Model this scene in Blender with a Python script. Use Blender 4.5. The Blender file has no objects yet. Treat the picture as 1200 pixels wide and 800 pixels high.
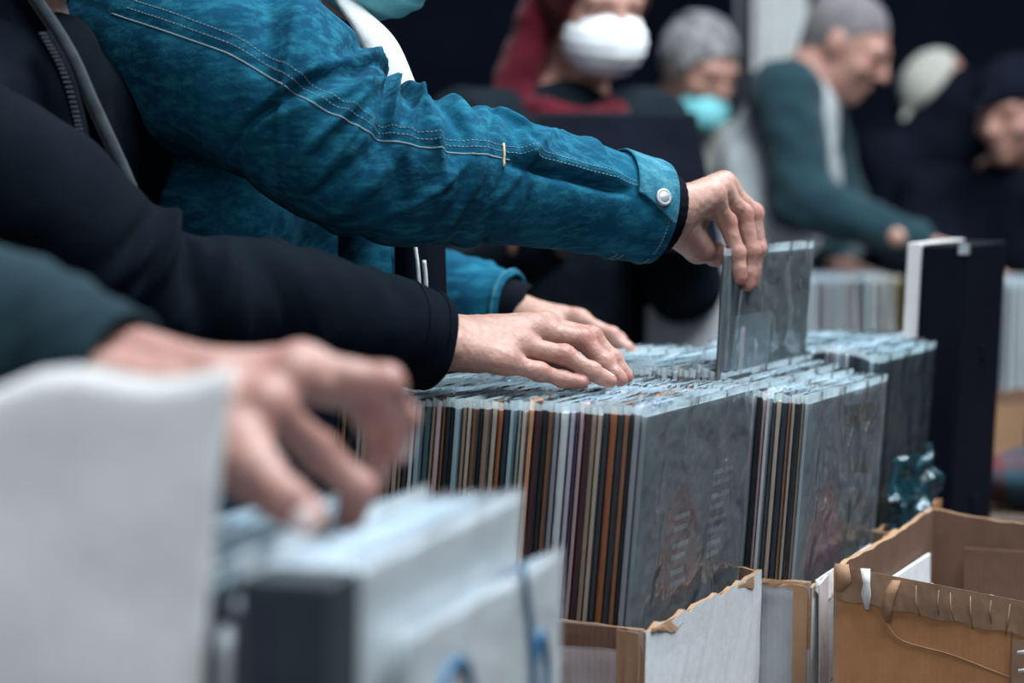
import bpy, math, random
import numpy as np
from mathutils import Vector, Matrix

# ---------------------------------------------------------------- camera, light
SC = bpy.context.scene
COL = SC.collection
FPX = 2833.0                      # 85 mm on a 36 mm wide frame of 1200 px
CAMZ = 1.30
PITCH = math.atan(190.0 / FPX)
cam_d = bpy.data.cameras.new('camera')
cam_d.sensor_width = 36.0
cam_d.lens = FPX * 36.0 / 1200.0
cam_d.dof.use_dof = True
cam_d.dof.focus_distance = 2.40
cam_d.dof.aperture_fstop = 3.1
cam_d.dof.aperture_blades = 0
cam = bpy.data.objects.new('camera', cam_d)
cam.location = (0, 0, CAMZ)
cam.rotation_euler = (math.pi / 2 - PITCH, 0, 0)
COL.objects.link(cam)
SC.camera = cam

SC.view_settings.view_transform = 'Standard'
SC.view_settings.look = 'None'
SC.view_settings.exposure = 0.0
SC.view_settings.gamma = 1.0
SC.cycles.transparent_max_bounces = 24

wd = bpy.data.worlds.new('sky')
SC.world = wd
wd.use_nodes = True
wd.node_tree.nodes['Background'].inputs[0].default_value = (0.36, 0.58, 0.92, 1)
wd.node_tree.nodes['Background'].inputs[1].default_value = 0.13

def area(name, loc, target, size, power, color):
    l = bpy.data.lights.new(name, 'AREA')
    l.shape = 'RECTANGLE'; l.size, l.size_y = size
    l.energy = power; l.color = color
    o = bpy.data.objects.new(name, l)
    o.location = loc
    o.rotation_euler = (Vector(target) - Vector(loc)).to_track_quat('-Z', 'Y').to_euler()
    COL.objects.link(o)
    return o
area('skylight_front', (1.35, 1.9, 4.5), (0.1, 2.3, 1.0), (2.8, 2.2), 430, (0.86, 0.95, 1.0))
area('spine_fill', (-0.9, -2.2, 2.7), (0.2, 2.3, 1.0), (2.4, 1.8), 70, (0.92, 0.97, 1.0))  # added fill light behind left of the camera, brightens the record spines
area('skylight_rear', (1.6, 4.6, 4.0), (1.0, 5.4, 1.2), (2.6, 2.2), 150, (0.86, 0.95, 1.0))

# ---------------------------------------------------------------- helpers
RNG = np.random.RandomState(7)
random.seed(7)
CP, SP_ = math.cos(PITCH), math.sin(PITCH)
def P(px, py, d):
    """point of the world seen at a photograph pixel, d metres along the view axis"""
    a = (px - 600.0) / FPX * d
    b = -(py - 400.0) / FPX * d
    return np.array([a, d * CP + b * SP_, CAMZ - d * SP_ + b * CP])
def nrm(v):
    v = np.asarray(v, float)
    return v / (np.linalg.norm(v) + 1e-12)
UP = np.array([0, 0, 1.0])

def tag(o, label=None, cat=None, group=None, kind=None):
    if label: o['label'] = label
    if cat: o['category'] = cat
    if group: o['group'] = group
    if kind: o['kind'] = kind
    return o
def empty(name, loc, label=None, cat=None, group=None, rot=(0, 0, 0)):
    o = bpy.data.objects.new(name, None)
    o.empty_display_size = 0.05
    o.location = loc; o.rotation_euler = rot
    COL.objects.link(o)
    return tag(o, label, cat, group)
def mesh(name, verts, faces, smooth=False):
    m = bpy.data.meshes.new(name)
    m.from_pydata([tuple(map(float, v)) for v in verts], [], [tuple(map(int, f)) for f in faces])
    if smooth:
        m.polygons.foreach_set('use_smooth', [True] * len(m.polygons))
    m.update()
    return m
def wloc(o):
    l = np.array(o.location)
    while o.parent: 
        o = o.parent; l = l + np.array(o.location)
    return l
def obj(name, vf, mat, parent=None, smooth=False, world=True):
    """vf in world coordinates (or local with world=False); linked as ONE mesh object"""
    v, f = np.asarray(vf[0], float), vf[1]
    if len(v) and parent is None and world:
        org = np.array([(v[:, 0].min() + v[:, 0].max()) / 2, (v[:, 1].min() + v[:, 1].max()) / 2, v[:, 2].min()])
    elif parent is not None and world:
        org = wloc(parent)
    else:
        org = np.zeros(3)
    m = mesh(name, v - org, f, smooth)
    if mat: m.materials.append(mat)
    o = bpy.data.objects.new(name, m)
    if parent is None and world: o.location = org
    o.parent = parent
    COL.objects.link(o)
    return o
def join(*vfs):
    V, F, n = [], [], 0
    for v, f in vfs:
        v = np.asarray(v, float)
        V.append(v); F += [tuple(int(i) + n for i in q) for q in f]; n += len(v)
    return np.vstack(V), F
def frame_box(o, ax, ay, az, sx, sy, sz):
    """box from corner o along three axes"""
    o, ax, ay, az = map(lambda q: np.asarray(q, float), (o, ax, ay, az))
    v = [o + ax * i * sx + ay * j * sy + az * k * sz for k in (0, 1) for j in (0, 1) for i in (0, 1)]
    return np.array(v), [(0, 2, 3, 1), (4, 5, 7, 6), (0, 1, 5, 4), (2, 6, 7, 3), (0, 4, 6, 2), (1, 3, 7, 5)]
def box(x0, y0, z0, x1, y1, z1):
    return frame_box((x0, y0, z0), (1, 0, 0), (0, 1, 0), (0, 0, 1), x1 - x0, y1 - y0, z1 - z0)
def bevel(o, w, seg=2):
    b = o.modifiers.new('bevel', 'BEVEL'); b.width = w; b.segments = seg; b.limit_method = 'ANGLE'
    return o
def catmull(pts, n):
    pts = np.asarray(pts, float)
    p = np.vstack([2 * pts[0] - pts[1], pts, 2 * pts[-1] - pts[-2]])
    m = len(pts) - 1
    out = []
    for t in np.linspace(0, m, n):
        i = min(int(t), m - 1); s = t - i
        a, b, c, d = p[i], p[i + 1], p[i + 2], p[i + 3]
        out.append(0.5 * ((2 * b) + (-a + c) * s + (2 * a - 5 * b + 4 * c - d) * s * s + (-a + 3 * b - 3 * c + d) * s ** 3))
    return np.array(out)
def tube(pts, r, n=8, closed=False):
    pts = np.asarray(pts, float); k = len(pts)
    r = np.broadcast_to(np.asarray(r, float), (k,))
    T = np.gradient(pts, axis=0)
    V, F = [], []
    ref = np.array([0.13, 0.21, 0.97])
    for i in range(k):
        t = nrm(T[i]); e = nrm(ref - ref.dot(t) * t); g = np.cross(t, e)
        for j in range(n):
            a = 2 * math.pi * j / n
            V.append(pts[i] + r[i] * (math.cos(a) * e + math.sin(a) * g))
    for i in range(k - 1):
        for j in range(n):
            F.append((i * n + j, i * n + (j + 1) % n, (i + 1) * n + (j + 1) % n, (i + 1) * n + j))
    F.append(tuple(range(n))[::-1]); F.append(tuple((k - 1) * n + j for j in range(n)))
    return np.array(V), F
def waves(p, scale, seed, n=7):
    """smooth numpy noise, about -1..1"""
    r = np.random.RandomState(seed)
    out = np.zeros(len(p)); q = np.asarray(p, float) * scale
    for o in range(3):
        for _ in range(n):
            d = r.normal(size=3); d /= np.linalg.norm(d)
            ph = r.uniform(0, 6.28)
            out += np.sin(q.dot(d) * (2.0 ** o) * r.uniform(.7, 1.3) + ph + 1.3 * np.sin(q.dot(r.normal(size=3)) * .6)) * 0.5 ** o
    return out / (n ** 0.5 * 1.6)

# ---------------------------------------------------------------- signed distance fields -> surface
def smin(a, b, k):
    if k <= 0: return np.minimum(a, b)
    h = np.clip(0.5 + 0.5 * (b - a) / k, 0, 1)
    return b + (a - b) * h - k * h * (1 - h)
class Field:
    def __init__(s, lo, hi, h):
        s.lo = np.asarray(lo, float); s.h = h
        s.n = np.maximum(np.ceil((np.asarray(hi, float) - s.lo) / h).astype(int) + 1, 3)
        s.F = np.full(s.n, 0.05, np.float32)
    def sub(s, lo, hi):
        a = np.clip(np.floor((lo - s.lo) / s.h).astype(int), 0, s.n - 1)
        b = np.clip(np.ceil((hi - s.lo) / s.h).astype(int) + 1, 1, s.n)
        sl = tuple(slice(x, y) for x, y in zip(a, b))
        g = [np.float32(s.lo[i] + s.h * np.arange(a[i], b[i])) for i in range(3)]
        return sl, (g[0][:, None, None], g[1][None, :, None], g[2][None, None, :])
    def cone(s, a, b, ra, rb, k=0.0):
        a = np.asarray(a, float); b = np.asarray(b, float)
        pad = max(ra, rb) + k + 3 * s.h
        sl, (x, y, z) = s.sub(np.minimum(a, b) - pad, np.maximum(a, b) + pad)
        if min(s.F[sl].shape) == 0: return
        ab = b - a; L = ab.dot(ab) + 1e-12
        t = np.clip(((x - a[0]) * ab[0] + (y - a[1]) * ab[1] + (z - a[2]) * ab[2]) / L, 0, 1)
        d = np.sqrt((x - a[0] - t * ab[0]) ** 2 + (y - a[1] - t * ab[1]) ** 2 + (z - a[2] - t * ab[2]) ** 2) - (ra + t * (rb - ra))
        s.F[sl] = smin(s.F[sl], d, k)
    def _ell(s, c, ax, r, pad):
        c = np.asarray(c, float)
        m = max(r) + pad + 3 * s.h
        sl, (x, y, z) = s.sub(c - m, c + m)
        q = [((x - c[0]) * a[0] + (y - c[1]) * a[1] + (z - c[2]) * a[2]) for a in ax]
        k0 = np.sqrt(sum((q[i] / r[i]) ** 2 for i in range(3))) + 1e-6
        k1 = np.sqrt(sum((q[i] / r[i] ** 2) ** 2 for i in range(3))) + 1e-6
        return sl, k0 * (k0 - 1) / k1
    def ell(s, c, ax, r, k=0.0):
        sl, d = s._ell(c, ax, r, k)
        if d.size: s.F[sl] = smin(s.F[sl], d, k)
    def cut(s, c, ax, r, k=0.0):
        sl, d = s._ell(c, ax, r, k)
        if d.size: s.F[sl] = -smin(-s.F[sl], d, k)
    def halfspace(s, p, n):
        """keep only the side n points away from"""
        sl, (x, y, z) = s.sub(s.lo - 1, s.lo + s.n * s.h + 1)
        s.F = np.maximum(s.F, ((x - p[0]) * n[0] + (y - p[1]) * n[1] + (z - p[2]) * n[2]).astype(np.float32))
    def mesh(s):
        F = s.F; n = s.n - 1
        ins = F < 0
        acc = np.zeros(tuple(n) + (3,), np.float32); cnt = np.zeros(tuple(n), np.float32)
        for ax in range(3):
            lo = [slice(None)] * 3; hi = [slice(None)] * 3
            lo[ax] = slice(0, -1); hi[ax] = slice(1, None)
            a, b = F[tuple(lo)], F[tuple(hi)]
            cr = (a < 0) != (b < 0)
            t = np.where(cr, a / np.where(cr, a - b, 1), 0)
            o1, o2 = [i for i in range(3) if i != ax]
            for i in (0, 1):
                for j in (0, 1):
                    sl = [slice(None)] * 3
                    sl[o1] = slice(i, i + n[o1]); sl[o2] = slice(j, j + n[o2])
                    c = cr[tuple(sl)]
                    cnt += c
                    acc[..., ax] += np.where(c, t[tuple(sl)], 0)
                    acc[..., o1] += c * i
                    acc[..., o2] += c * j
        m = cnt > 0
        idx = np.full(tuple(n), -1, np.int64); idx[m] = np.arange(m.sum())
        cell = np.argwhere(m)
        V = s.lo + s.h * (cell + acc[m] / cnt[m][:, None])
        Q = []
        for ax in range(3):
            lo = [slice(None)] * 3; hi = [slice(None)] * 3
            lo[ax] = slice(0, -1); hi[ax] = slice(1, None)
            a, b = ins[tuple(lo)], ins[tuple(hi)]
            e = np.argwhere(a != b)
            o1, o2 = (ax + 1) % 3, (ax + 2) % 3
            ok = (e[:, o1] > 0) & (e[:, o2] > 0) & (e[:, o1] < n[o1]) & (e[:, o2] < n[o2])
            e = e[ok]
            q = []
            for d1, d2 in ((-1, -1), (0, -1), (0, 0), (-1, 0)):
                c = e.copy(); c[:, o1] += d1; c[:, o2] += d2
                q.append(idx[c[:, 0], c[:, 1], c[:, 2]])
            q = np.array(q).T
            fl = ~a[tuple(e.T)]
            q[fl] = q[fl][:, ::-1]
            Q.append(q)
        return V, np.vstack(Q)
def relax(vf, it=1, lam=0.5):
    V, Q = vf
    for _ in range(it):
        S = np.zeros_like(V); C = np.zeros(len(V))
        for i in range(4):
            for j in ((i + 1) % 4, (i + 3) % 4):
                np.add.at(S, Q[:, i], V[Q[:, j]]); np.add.at(C, Q[:, i], 1)
        V = V + lam * (S / np.maximum(C, 1)[:, None] - V)
    return V, Q
def vnormals(V, Q):
    a = np.cross(V[Q[:, 2]] - V[Q[:, 0]], V[Q[:, 3]] - V[Q[:, 1]])
    N = np.zeros_like(V)
    for i in range(4): np.add.at(N, Q[:, i], a)
    return N / (np.linalg.norm(N, axis=1)[:, None] + 1e-12)

# ---------------------------------------------------------------- materials
def new_mat(name):
    m = bpy.data.materials.new(name); m.use_nodes = True
    nt = m.node_tree
    return m, nt, nt.nodes['Principled BSDF']
def rgb(c): return (c[0], c[1], c[2], 1.0)
def link(nt, a, b): nt.links.new(a, b)
def noise(nt, scale, detail=4, rough=0.55, vec=None):
    n = nt.nodes.new('ShaderNodeTexNoise')
    n.inputs['Scale'].default_value = scale; n.inputs['Detail'].default_value = detail
    n.inputs['Roughness'].default_value = rough
    if vec: link(nt, vec, n.inputs['Vector'])
    return n
def ramp(nt, fac, stops):
    r = nt.nodes.new('ShaderNodeValToRGB')
    el = r.color_ramp.elements
    while len(el) < len(stops): el.new(0.5)
    for e, (p, c) in zip(el, stops):
        e.position = p; e.color = rgb(c)
    link(nt, fac, r.inputs[0])
    return r
def coords(nt, which='Object'):
    return nt.nodes.new('ShaderNodeTexCoord').outputs[which]
def mixc(nt, fac, a, b, mode='MIX'):
    n = nt.nodes.new('ShaderNodeMix'); n.data_type = 'RGBA'; n.blend_type = mode
    for sock, val in ((n.inputs[0], fac), (n.inputs[6], a), (n.inputs[7], b)):
        if hasattr(val, 'links'): link(nt, val, sock)
        elif isinstance(val, (int, float)): sock.default_value = val
        else: sock.default_value = rgb(val)
    return n.outputs[2]
def add_bump(nt, b, height, strength=0.3, dist=0.002, prev=None):
    n = nt.nodes.new('ShaderNodeBump')
    n.inputs['Strength'].default_value = strength; n.inputs['Distance'].default_value = dist
    link(nt, height, n.inputs['Height'])
    if prev: link(nt, prev, n.inputs['Normal'])
    link(nt, n.outputs[0], b.inputs['Normal'])
    return n.outputs[0]
def simple(name, c, rough=0.7, var=0.25, scale=12, bump=0.15, bscale=60, sheen=0.0, metal=0.0, spec=0.4):
    m, nt, b = new_mat(name)
    v = coords(nt)
    n = noise(nt, scale, 5, vec=v)
    r = ramp(nt, n.outputs[0], [(0.3, [x * (1 - var) for x in c]), (0.7, [min(1, x * (1 + var)) for x in c])])
    link(nt, r.outputs[0], b.inputs['Base Color'])
    b.inputs['Roughness'].default_value = rough
    b.inputs['Metallic'].default_value = metal
    b.inputs['Specular IOR Level'].default_value = spec
    b.inputs['Sheen Weight'].default_value = sheen
    if bump:
        n2 = noise(nt, bscale, 3, vec=v)
        add_bump(nt, b, n2.outputs[0], bump, 0.002)
    return m
def cloth(name, c, c2=None, weave=900, rough=0.9, sheen=0.15, nscale=9, bump=0.5):
    m, nt, b = new_mat(name)
    v = coords(nt)
    c2 = c2 or [x * 1.5 for x in c]
    n = noise(nt, nscale, 6, 0.6, v)
    r = ramp(nt, n.outputs[0], [(0.36, c), (0.66, c2)])
    w = nt.nodes.new('ShaderNodeTexWave'); w.inputs['Scale'].default_value = weave / 6.28 / 3
    w.inputs['Distortion'].default_value = 2.0; w.bands_direction = 'DIAGONAL'
    link(nt, v, w.inputs['Vector'])
    n2 = noise(nt, weave * 0.5, 2, 0.5, v)
    col = mixc(nt, 0.22, r.outputs[0], n2.outputs[0], 'OVERLAY')
    link(nt, col, b.inputs['Base Color'])
    b.inputs['Roughness'].default_value = rough
    b.inputs['Specular IOR Level'].default_value = 0.06
    b.inputs['Sheen Weight'].default_value = sheen
    b.inputs['Sheen Roughness'].default_value = 0.5
    p = add_bump(nt, b, n2.outputs[0], bump * 0.4, 0.0006)
    n3 = noise(nt, 45, 4, 0.6, v)
    add_bump(nt, b, n3.outputs[0], bump * 0.5, 0.004, p)
    return m
def skin(name, c, red, fine=True):
    m, nt, b = new_mat(name)
    v = coords(nt)
    n = noise(nt, 22, 5, 0.6, v)
    n2 = noise(nt, 160, 3, 0.6, v)
    base = ramp(nt, n.outputs[0], [(0.35, [c[0] * .80, c[1] * .70, c[2] * .68]), (0.68, c)]).outputs[0]
    at = nt.nodes.new('ShaderNodeAttribute'); at.attribute_name = 'flush'
    base = mixc(nt, at.outputs['Fac'], base, red)
    sp = ramp(nt, n2.outputs[0], [(0.45, (0.80, 0.76, 0.76)), (0.62, (1, 1, 1))]).outputs[0]
    base = mixc(nt, 0.5, base, sp, 'MULTIPLY')
    link(nt, base, b.inputs['Base Color'])
    b.inputs['Roughness'].default_value = 0.48
    b.inputs['Specular IOR Level'].default_value = 0.38
    b.inputs['Subsurface Weight'].default_value = 0.12
    b.inputs['Subsurface Radius'].default_value = (0.010, 0.0035, 0.002)
    b.inputs['Subsurface Scale'].default_value = 0.6
    if fine:
        vo = nt.nodes.new('ShaderNodeTexVoronoi'); vo.inputs['Scale'].default_value = 650
        link(nt, v, vo.inputs['Vector'])
        p = add_bump(nt, b, vo.outputs[0], 0.22, 0.0006)
        n3 = noise(nt, 75, 5, 0.65, v)
        add_bump(nt, b, n3.outputs[0], 0.6, 0.003, p)
    return m
M = {}
def denim_mat(name, dark, mid, pale):
    """indigo twill: broad fading, pale wear in streaks, fine twill"""
    m, nt, b = new_mat(name)
    v = coords(nt)
    n = noise(nt, 11, 6, 0.62, v)
    mp = nt.nodes.new('ShaderNodeMapping'); mp.inputs['Scale'].default_value = (16, 60, 60); mp.inputs['Rotation'].default_value = (0, .5, .3)
    link(nt, v, mp.inputs[0])
    n2 = noise(nt, 1.6, 5, 0.7, mp.outputs[0])
    n3 = noise(nt, 700, 2, 0.6, v)
    base = ramp(nt, n.outputs[0], [(0.32, dark), (0.66, mid)]).outputs[0]
    wear = ramp(nt, n2.outputs[0], [(0.46, (0, 0, 0)), (0.72, (.85, .85, .85))]).outputs[0]
    base = mixc(nt, wear, base, pale)
    base = mixc(nt, 0.35, base, n3.outputs[0], 'OVERLAY')
    link(nt, base, b.inputs['Base Color'])
    b.inputs['Roughness'].default_value = 0.95
    b.inputs['Specular IOR Level'].default_value = 0.1
    p = add_bump(nt, b, n3.outputs[0], 0.25, 0.0007)
    n4 = noise(nt, 60, 5, 0.65, v)
    add_bump(nt, b, n4.outputs[0], 0.35, 0.004, p)
    return m
M['skin'] = skin('skin', (0.43, 0.262, 0.212), (0.36, 0.125, 0.105))
M['skin_warm'] = skin('skin_warm', (0.40, 0.225, 0.19), (0.32, 0.105, 0.09))
M['skin_far'] = skin('skin_far', (0.44, 0.25, 0.20), (0.50, 0.2, 0.17), False)
M['cap_pale'] = cloth('cap_pale', (0.30, 0.29, 0.26), (0.40, 0.39, 0.35), 500, 0.95, 0.1, 40, 0.6)
M['nail'] = simple('nail', (0.74, 0.56, 0.52), 0.25, 0.05, 40, 0)
M['denim'] = denim_mat('denim', (0.0018, 0.026, 0.058), (0.0045, 0.072, 0.128), (0.018, 0.15, 0.215))
M['denim_pale'] = denim_mat('denim_pale', (0.008, 0.065, 0.11), (0.022, 0.125, 0.18), (0.09, 0.25, 0.31))
M['thread'] = simple('thread', (0.16, 0.22, 0.25), 0.8, 0.1, 60, 0)
M['tan_thread'] = simple('tan_thread', (0.55, 0.42, 0.24), 0.8, 0.1, 60, 0)
M['black_cloth'] = cloth('black_cloth', (0.0010, 0.0030, 0.0060), (0.0019, 0.0046, 0.0083), 1100, 0.9, 0.0, 10, 0.5)
M['knit_black'] = cloth('knit_black', (0.002, 0.003, 0.006), (0.004, 0.005, 0.009), 700, 0.95, 0.0, 20, 0.6)
M['teal_coat'] = cloth('teal_coat', (0.008, 0.019, 0.027), (0.015, 0.033, 0.041), 700, 0.9, 0.03, 10, 0.5)
M['white_cloth'] = cloth('white_cloth', (0.50, 0.495, 0.49), (0.56, 0.555, 0.55), 600, 0.95, 0.1, 14, 0.4)
M['fleece'] = cloth('fleece', (0.55, 0.57, 0.56), (0.70, 0.71, 0.69), 500, 0.95, 0.3, 40, 0.8)
M['trousers'] = cloth('trousers', (0.010, 0.012, 0.018), (0.016, 0.02, 0.028), 800, 0.9, 0.05, 10, 0.4)
M['shoe'] = simple('shoe', (0.02, 0.02, 0.022), 0.4)
M['metal'] = simple('metal', (0.42, 0.44, 0.48), 0.55, 0.12, 200, 0.1, 300, 0, 0.9)
M['zip'] = simple('zip', (0.12, 0.13, 0.15), 0.45, 0.12, 200, 0.1, 300, 0, 0.7)
M['mask_white'] = cloth('mask_white', (0.72, 0.75, 0.78), (0.80, 0.82, 0.84), 400, 0.9, 0.1, 20, 0.3)
M['mask_teal'] = cloth('mask_teal', (0.16, 0.50, 0.55), (0.22, 0.58, 0.62), 400, 0.9, 0.1, 20, 0.3)
M['hair_grey'] = cloth('hair_grey', (0.06, 0.06, 0.068), (0.33, 0.32, 0.32), 300, 0.7, 0.1, 24, 1.0)
M['hair_dark'] = cloth('hair_dark', (0.012, 0.010, 0.012), (0.03, 0.026, 0.026), 300, 0.6, 0.1, 60, 1.0)
M['hair_cropped'] = cloth('hair_cropped', (0.10, 0.09, 0.10), (0.19, 0.17, 0.17), 300, 0.8, 0.1, 60, 1.0)
M['hair_red'] = cloth('hair_red', (0.040, 0.004, 0.007), (0.085, 0.009, 0.014), 300, 0.7, 0.1, 50, 1.0)
M['red_cloth'] = cloth('red_cloth', (0.050, 0.004, 0.010), (0.10, 0.008, 0.017), 300, 0.9, 0.1, 20, 0.6)
M['charcoal'] = cloth('charcoal', (0.0045, 0.008, 0.012), (0.009, 0.014, 0.019), 500, 0.9, 0.0, 12, 0.5)
M['sweater_teal'] = cloth('sweater_teal', (0.010, 0.027, 0.037), (0.016, 0.040, 0.050), 500, 0.95, 0.1, 16, 0.6)
M['vest_pale'] = cloth('vest_pale', (0.36, 0.39, 0.41), (0.46, 0.49, 0.51), 500, 0.95, 0.1, 16, 0.6)
M['grey_coat'] = cloth('grey_coat', (0.20, 0.20, 0.19), (0.28, 0.28, 0.26), 500, 0.95, 0.1, 16, 0.6)
M['dark_coat'] = cloth('dark_coat', (0.0022, 0.003, 0.007), (0.004, 0.0055, 0.011), 500, 0.95, 0.0, 10, 0.5)
M['pink_cloth'] = cloth('pink_cloth', (0.55, 0.25, 0.30), (0.62, 0.32, 0.36), 500, 0.95, 0.1, 16, 0.6)
M['eye'] = simple('eye', (0.5, 0.48, 0.46), 0.2, 0.05, 60, 0)
M['iris'] = simple('iris', (0.05, 0.035, 0.03), 0.2, 0.05, 60, 0)

def card_mat():
    """printed card; each sleeve carries its own colour (object colour)"""
    m, nt, b = new_mat('printed_card')
    oi = nt.nodes.new('ShaderNodeObjectInfo')
    v = coords(nt)
    n = noise(nt, 30, 6, 0.7, v)
    n2 = noise(nt, 420, 3, 0.7, v)
    c = mixc(nt, 0.18, oi.outputs['Color'], ramp(nt, n.outputs[0], [(0.35, (0.55, 0.55, 0.55)), (0.65, (1, 1, 1))]).outputs[0], 'MULTIPLY')
    w = ramp(nt, n2.outputs[0], [(0.66, (0, 0, 0)), (0.78, (1, 1, 1))])
    c = mixc(nt, mixc(nt, 0.88, w.outputs[0], (0, 0, 0)), c, (0.6, 0.57, 0.52))
    link(nt, c, b.inputs['Base Color'])
    b.inputs['Roughness'].default_value = 0.5
    add_bump(nt, b, n2.outputs[0], 0.1, 0.001)
    return m
M['card'] = card_mat()
def plastic(name, haze=0.10, tint=(0.80, 0.92, 0.95), bumpy=0.5, rough=0.16, scale=26):
    m, nt, b = new_mat(name)
    nt.nodes.remove(b)
    out = nt.nodes['Material Output']
    tr = nt.nodes.new('ShaderNodeBsdfTransparent'); tr.inputs[0].default_value = (0.94, 0.965, 0.975, 1)
    gl = nt.nodes.new('ShaderNodeBsdfGlossy'); gl.inputs['Roughness'].default_value = rough
    gl.inputs[0].default_value = (0.9, 0.95, 1, 1)
    df = nt.nodes.new('ShaderNodeBsdfTranslucent'); df.inputs[0].default_value = rgb(tint)
    d2 = nt.nodes.new('ShaderNodeBsdfDiffuse'); d2.inputs[0].default_value = rgb(tint)
    v = coords(nt)
    n = noise(nt, scale, 4, 0.6, v)
    w = nt.nodes.new('ShaderNodeTexWave'); w.inputs['Scale'].default_value = 3.5; w.inputs['Distortion'].default_value = 9
    w.inputs['Detail'].default_value = 3; w.inputs['Detail Scale'].default_value = 2.5
    link(nt, v, w.inputs['Vector'])
    bp = nt.nodes.new('ShaderNodeBump'); bp.inputs['Strength'].default_value = bumpy; bp.inputs['Distance'].default_value = 0.012
    bp2 = nt.nodes.new('ShaderNodeBump'); bp2.inputs['Strength'].default_value = bumpy; bp2.inputs['Distance'].default_value = 0.006
    link(nt, n.outputs[0], bp.inputs['Height']); link(nt, w.outputs[0], bp2.inputs['Height']); link(nt, bp.outputs[0], bp2.inputs['Normal'])
    for q in (gl, d2): link(nt, bp2.outputs[0], q.inputs['Normal'])
    lw = nt.nodes.new('ShaderNodeFresnel'); lw.inputs[0].default_value = 1.45
    link(nt, bp2.outputs[0], lw.inputs['Normal'])
    mh = nt.nodes.new('ShaderNodeMixShader'); mh.inputs[0].default_value = 0.5
    link(nt, df.outputs[0], mh.inputs[1]); link(nt, d2.outputs[0], mh.inputs[2])
    m1 = nt.nodes.new('ShaderNodeMixShader'); m1.inputs[0].default_value = haze
    link(nt, tr.outputs[0], m1.inputs[1]); link(nt, mh.outputs[0], m1.inputs[2])
    m2 = nt.nodes.new('ShaderNodeMixShader')
    link(nt, lw.outputs[0], m2.inputs[0]); link(nt, m1.outputs[0], m2.inputs[1]); link(nt, gl.outputs[0], m2.inputs[2])
    link(nt, m2.outputs[0], out.inputs[0])
    return m
M['plastic'] = plastic('clear_plastic', 0.08)
M['plastic_edge'] = plastic('plastic_edge', 0.015, bumpy=0.2)
M['plastic_rim'] = plastic('plastic_rim', 0.68)
M['plastic_cover'] = plastic('wrinkled_plastic', 0.18, bumpy=0.42, rough=0.14, scale=12)
M['plastic_milky'] = plastic('milky_plastic', 0.70, (0.93, 0.97, 0.985), 0.22, 0.3)
M['plastic_teal'] = plastic('teal_plastic', 0.62, (0.012, 0.07, 0.09), 1.0, 0.1)

def cardboard(name, c, printed=None, wear=0.5):
    m, nt, b = new_mat(name)
    v = coords(nt)
    n = noise(nt, 7, 6, 0.65, v)
    n2 = noise(nt, 70, 5, 0.7, v)
    w = nt.nodes.new('ShaderNodeTexWave'); w.inputs['Scale'].default_value = 55; w.inputs['Distortion'].default_value = 0.6
    w.bands_direction = 'X'
    link(nt, v, w.inputs['Vector'])
    col = ramp(nt, n.outputs[0], [(0.3, [x * .78 for x in c]), (0.7, [min(1, x * 1.15) for x in c])]).outputs[0]
    if printed:
        msk = ramp(nt, n2.outputs[0], [(0.70 - wear * .06, (0, 0, 0)), (0.76, (1, 1, 1))]).outputs[0]
        p = ramp(nt, n.outputs[0], [(0.3, [x * .85 for x in printed]), (0.7, printed)]).outputs[0]
        col = mixc(nt, msk, p, col)
    col = mixc(nt, 0.25, col, ramp(nt, n2.outputs[0], [(0.3, (0.6, 0.6, 0.6)), (0.7, (1, 1, 1))]).outputs[0], 'MULTIPLY')
    link(nt, col, b.inputs['Base Color'])
    b.inputs['Roughness'].default_value = 0.75
    b.inputs['Specular IOR Level'].default_value = 0.25
    p = add_bump(nt, b, w.outputs[0], 0.10, 0.001)
    add_bump(nt, b, n2.outputs[0], 0.25, 0.002, p)
    return m
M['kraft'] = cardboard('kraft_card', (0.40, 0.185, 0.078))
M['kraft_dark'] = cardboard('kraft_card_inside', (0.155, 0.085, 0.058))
M['kraft_pale'] = cardboard('kraft_card_pale', (0.33, 0.19, 0.11))
M['white_card'] = cardboard('white_printed_card', (0.42, 0.27, 0.17), (0.60, 0.62, 0.64), 0.25)
M['pink_card'] = cardboard('pink_printed_card', (0.38, 0.24, 0.17), (0.52, 0.45, 0.46), 0.3)
M['grey_card'] = cardboard('grey_printed_card', (0.42, 0.29, 0.2), (0.40, 0.42, 0.45), 0.2)
M['torn_paper'] = simple('torn_paper', (0.66, 0.64, 0.62), 0.9, 0.15, 40, 0.5, 90)
M['tape'] = simple('packing_tape', (0.23, 0.135, 0.085), 0.35, 0.3, 20, 0.5, 35)
M['wood'] = simple('table_wood', (0.09, 0.06, 0.045), 0.6, 0.3, 8, 0.2, 40)
M['steel'] = simple('table_steel', (0.10, 0.10, 0.11), 0.4, 0.1, 20, 0, 40, 0, 0.8)
M['wall'] = simple('dark_wall', (0.004, 0.006, 0.014), 0.95, 0.3, 2, 0.2, 10, spec=0.1)
M['floor'] = simple('concrete_floor', (0.05, 0.052, 0.058), 0.85, 0.3, 3, 0.3, 30)
M['black_case'] = simple('black_case', (0.0018, 0.0028, 0.007), 0.6, 0.2, 12, 0.15, 200, spec=0.08)
M['pale_panel'] = simple('pale_panel', (0.58, 0.54, 0.53), 0.7, 0.08, 12, 0.1, 60)
M['print_white'] = simple('print_white', (0.78, 0.78, 0.80), 0.6, 0.1, 50, 0)
M['print_red'] = simple('print_red', (0.44, 0.15, 0.17), 0.6, 0.4, 25, 0)
M['print_dusk'] = simple('print_dusk', (0.32, 0.24, 0.27), 0.6, 0.3, 30, 0)
M['print_pink'] = simple('print_pink', (0.62, 0.16, 0.30), 0.6, 0.3, 40, 0)
M['print_blue'] = simple('print_blue', (0.008, 0.09, 0.19), 0.5, 0.2, 40, 0)
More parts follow.
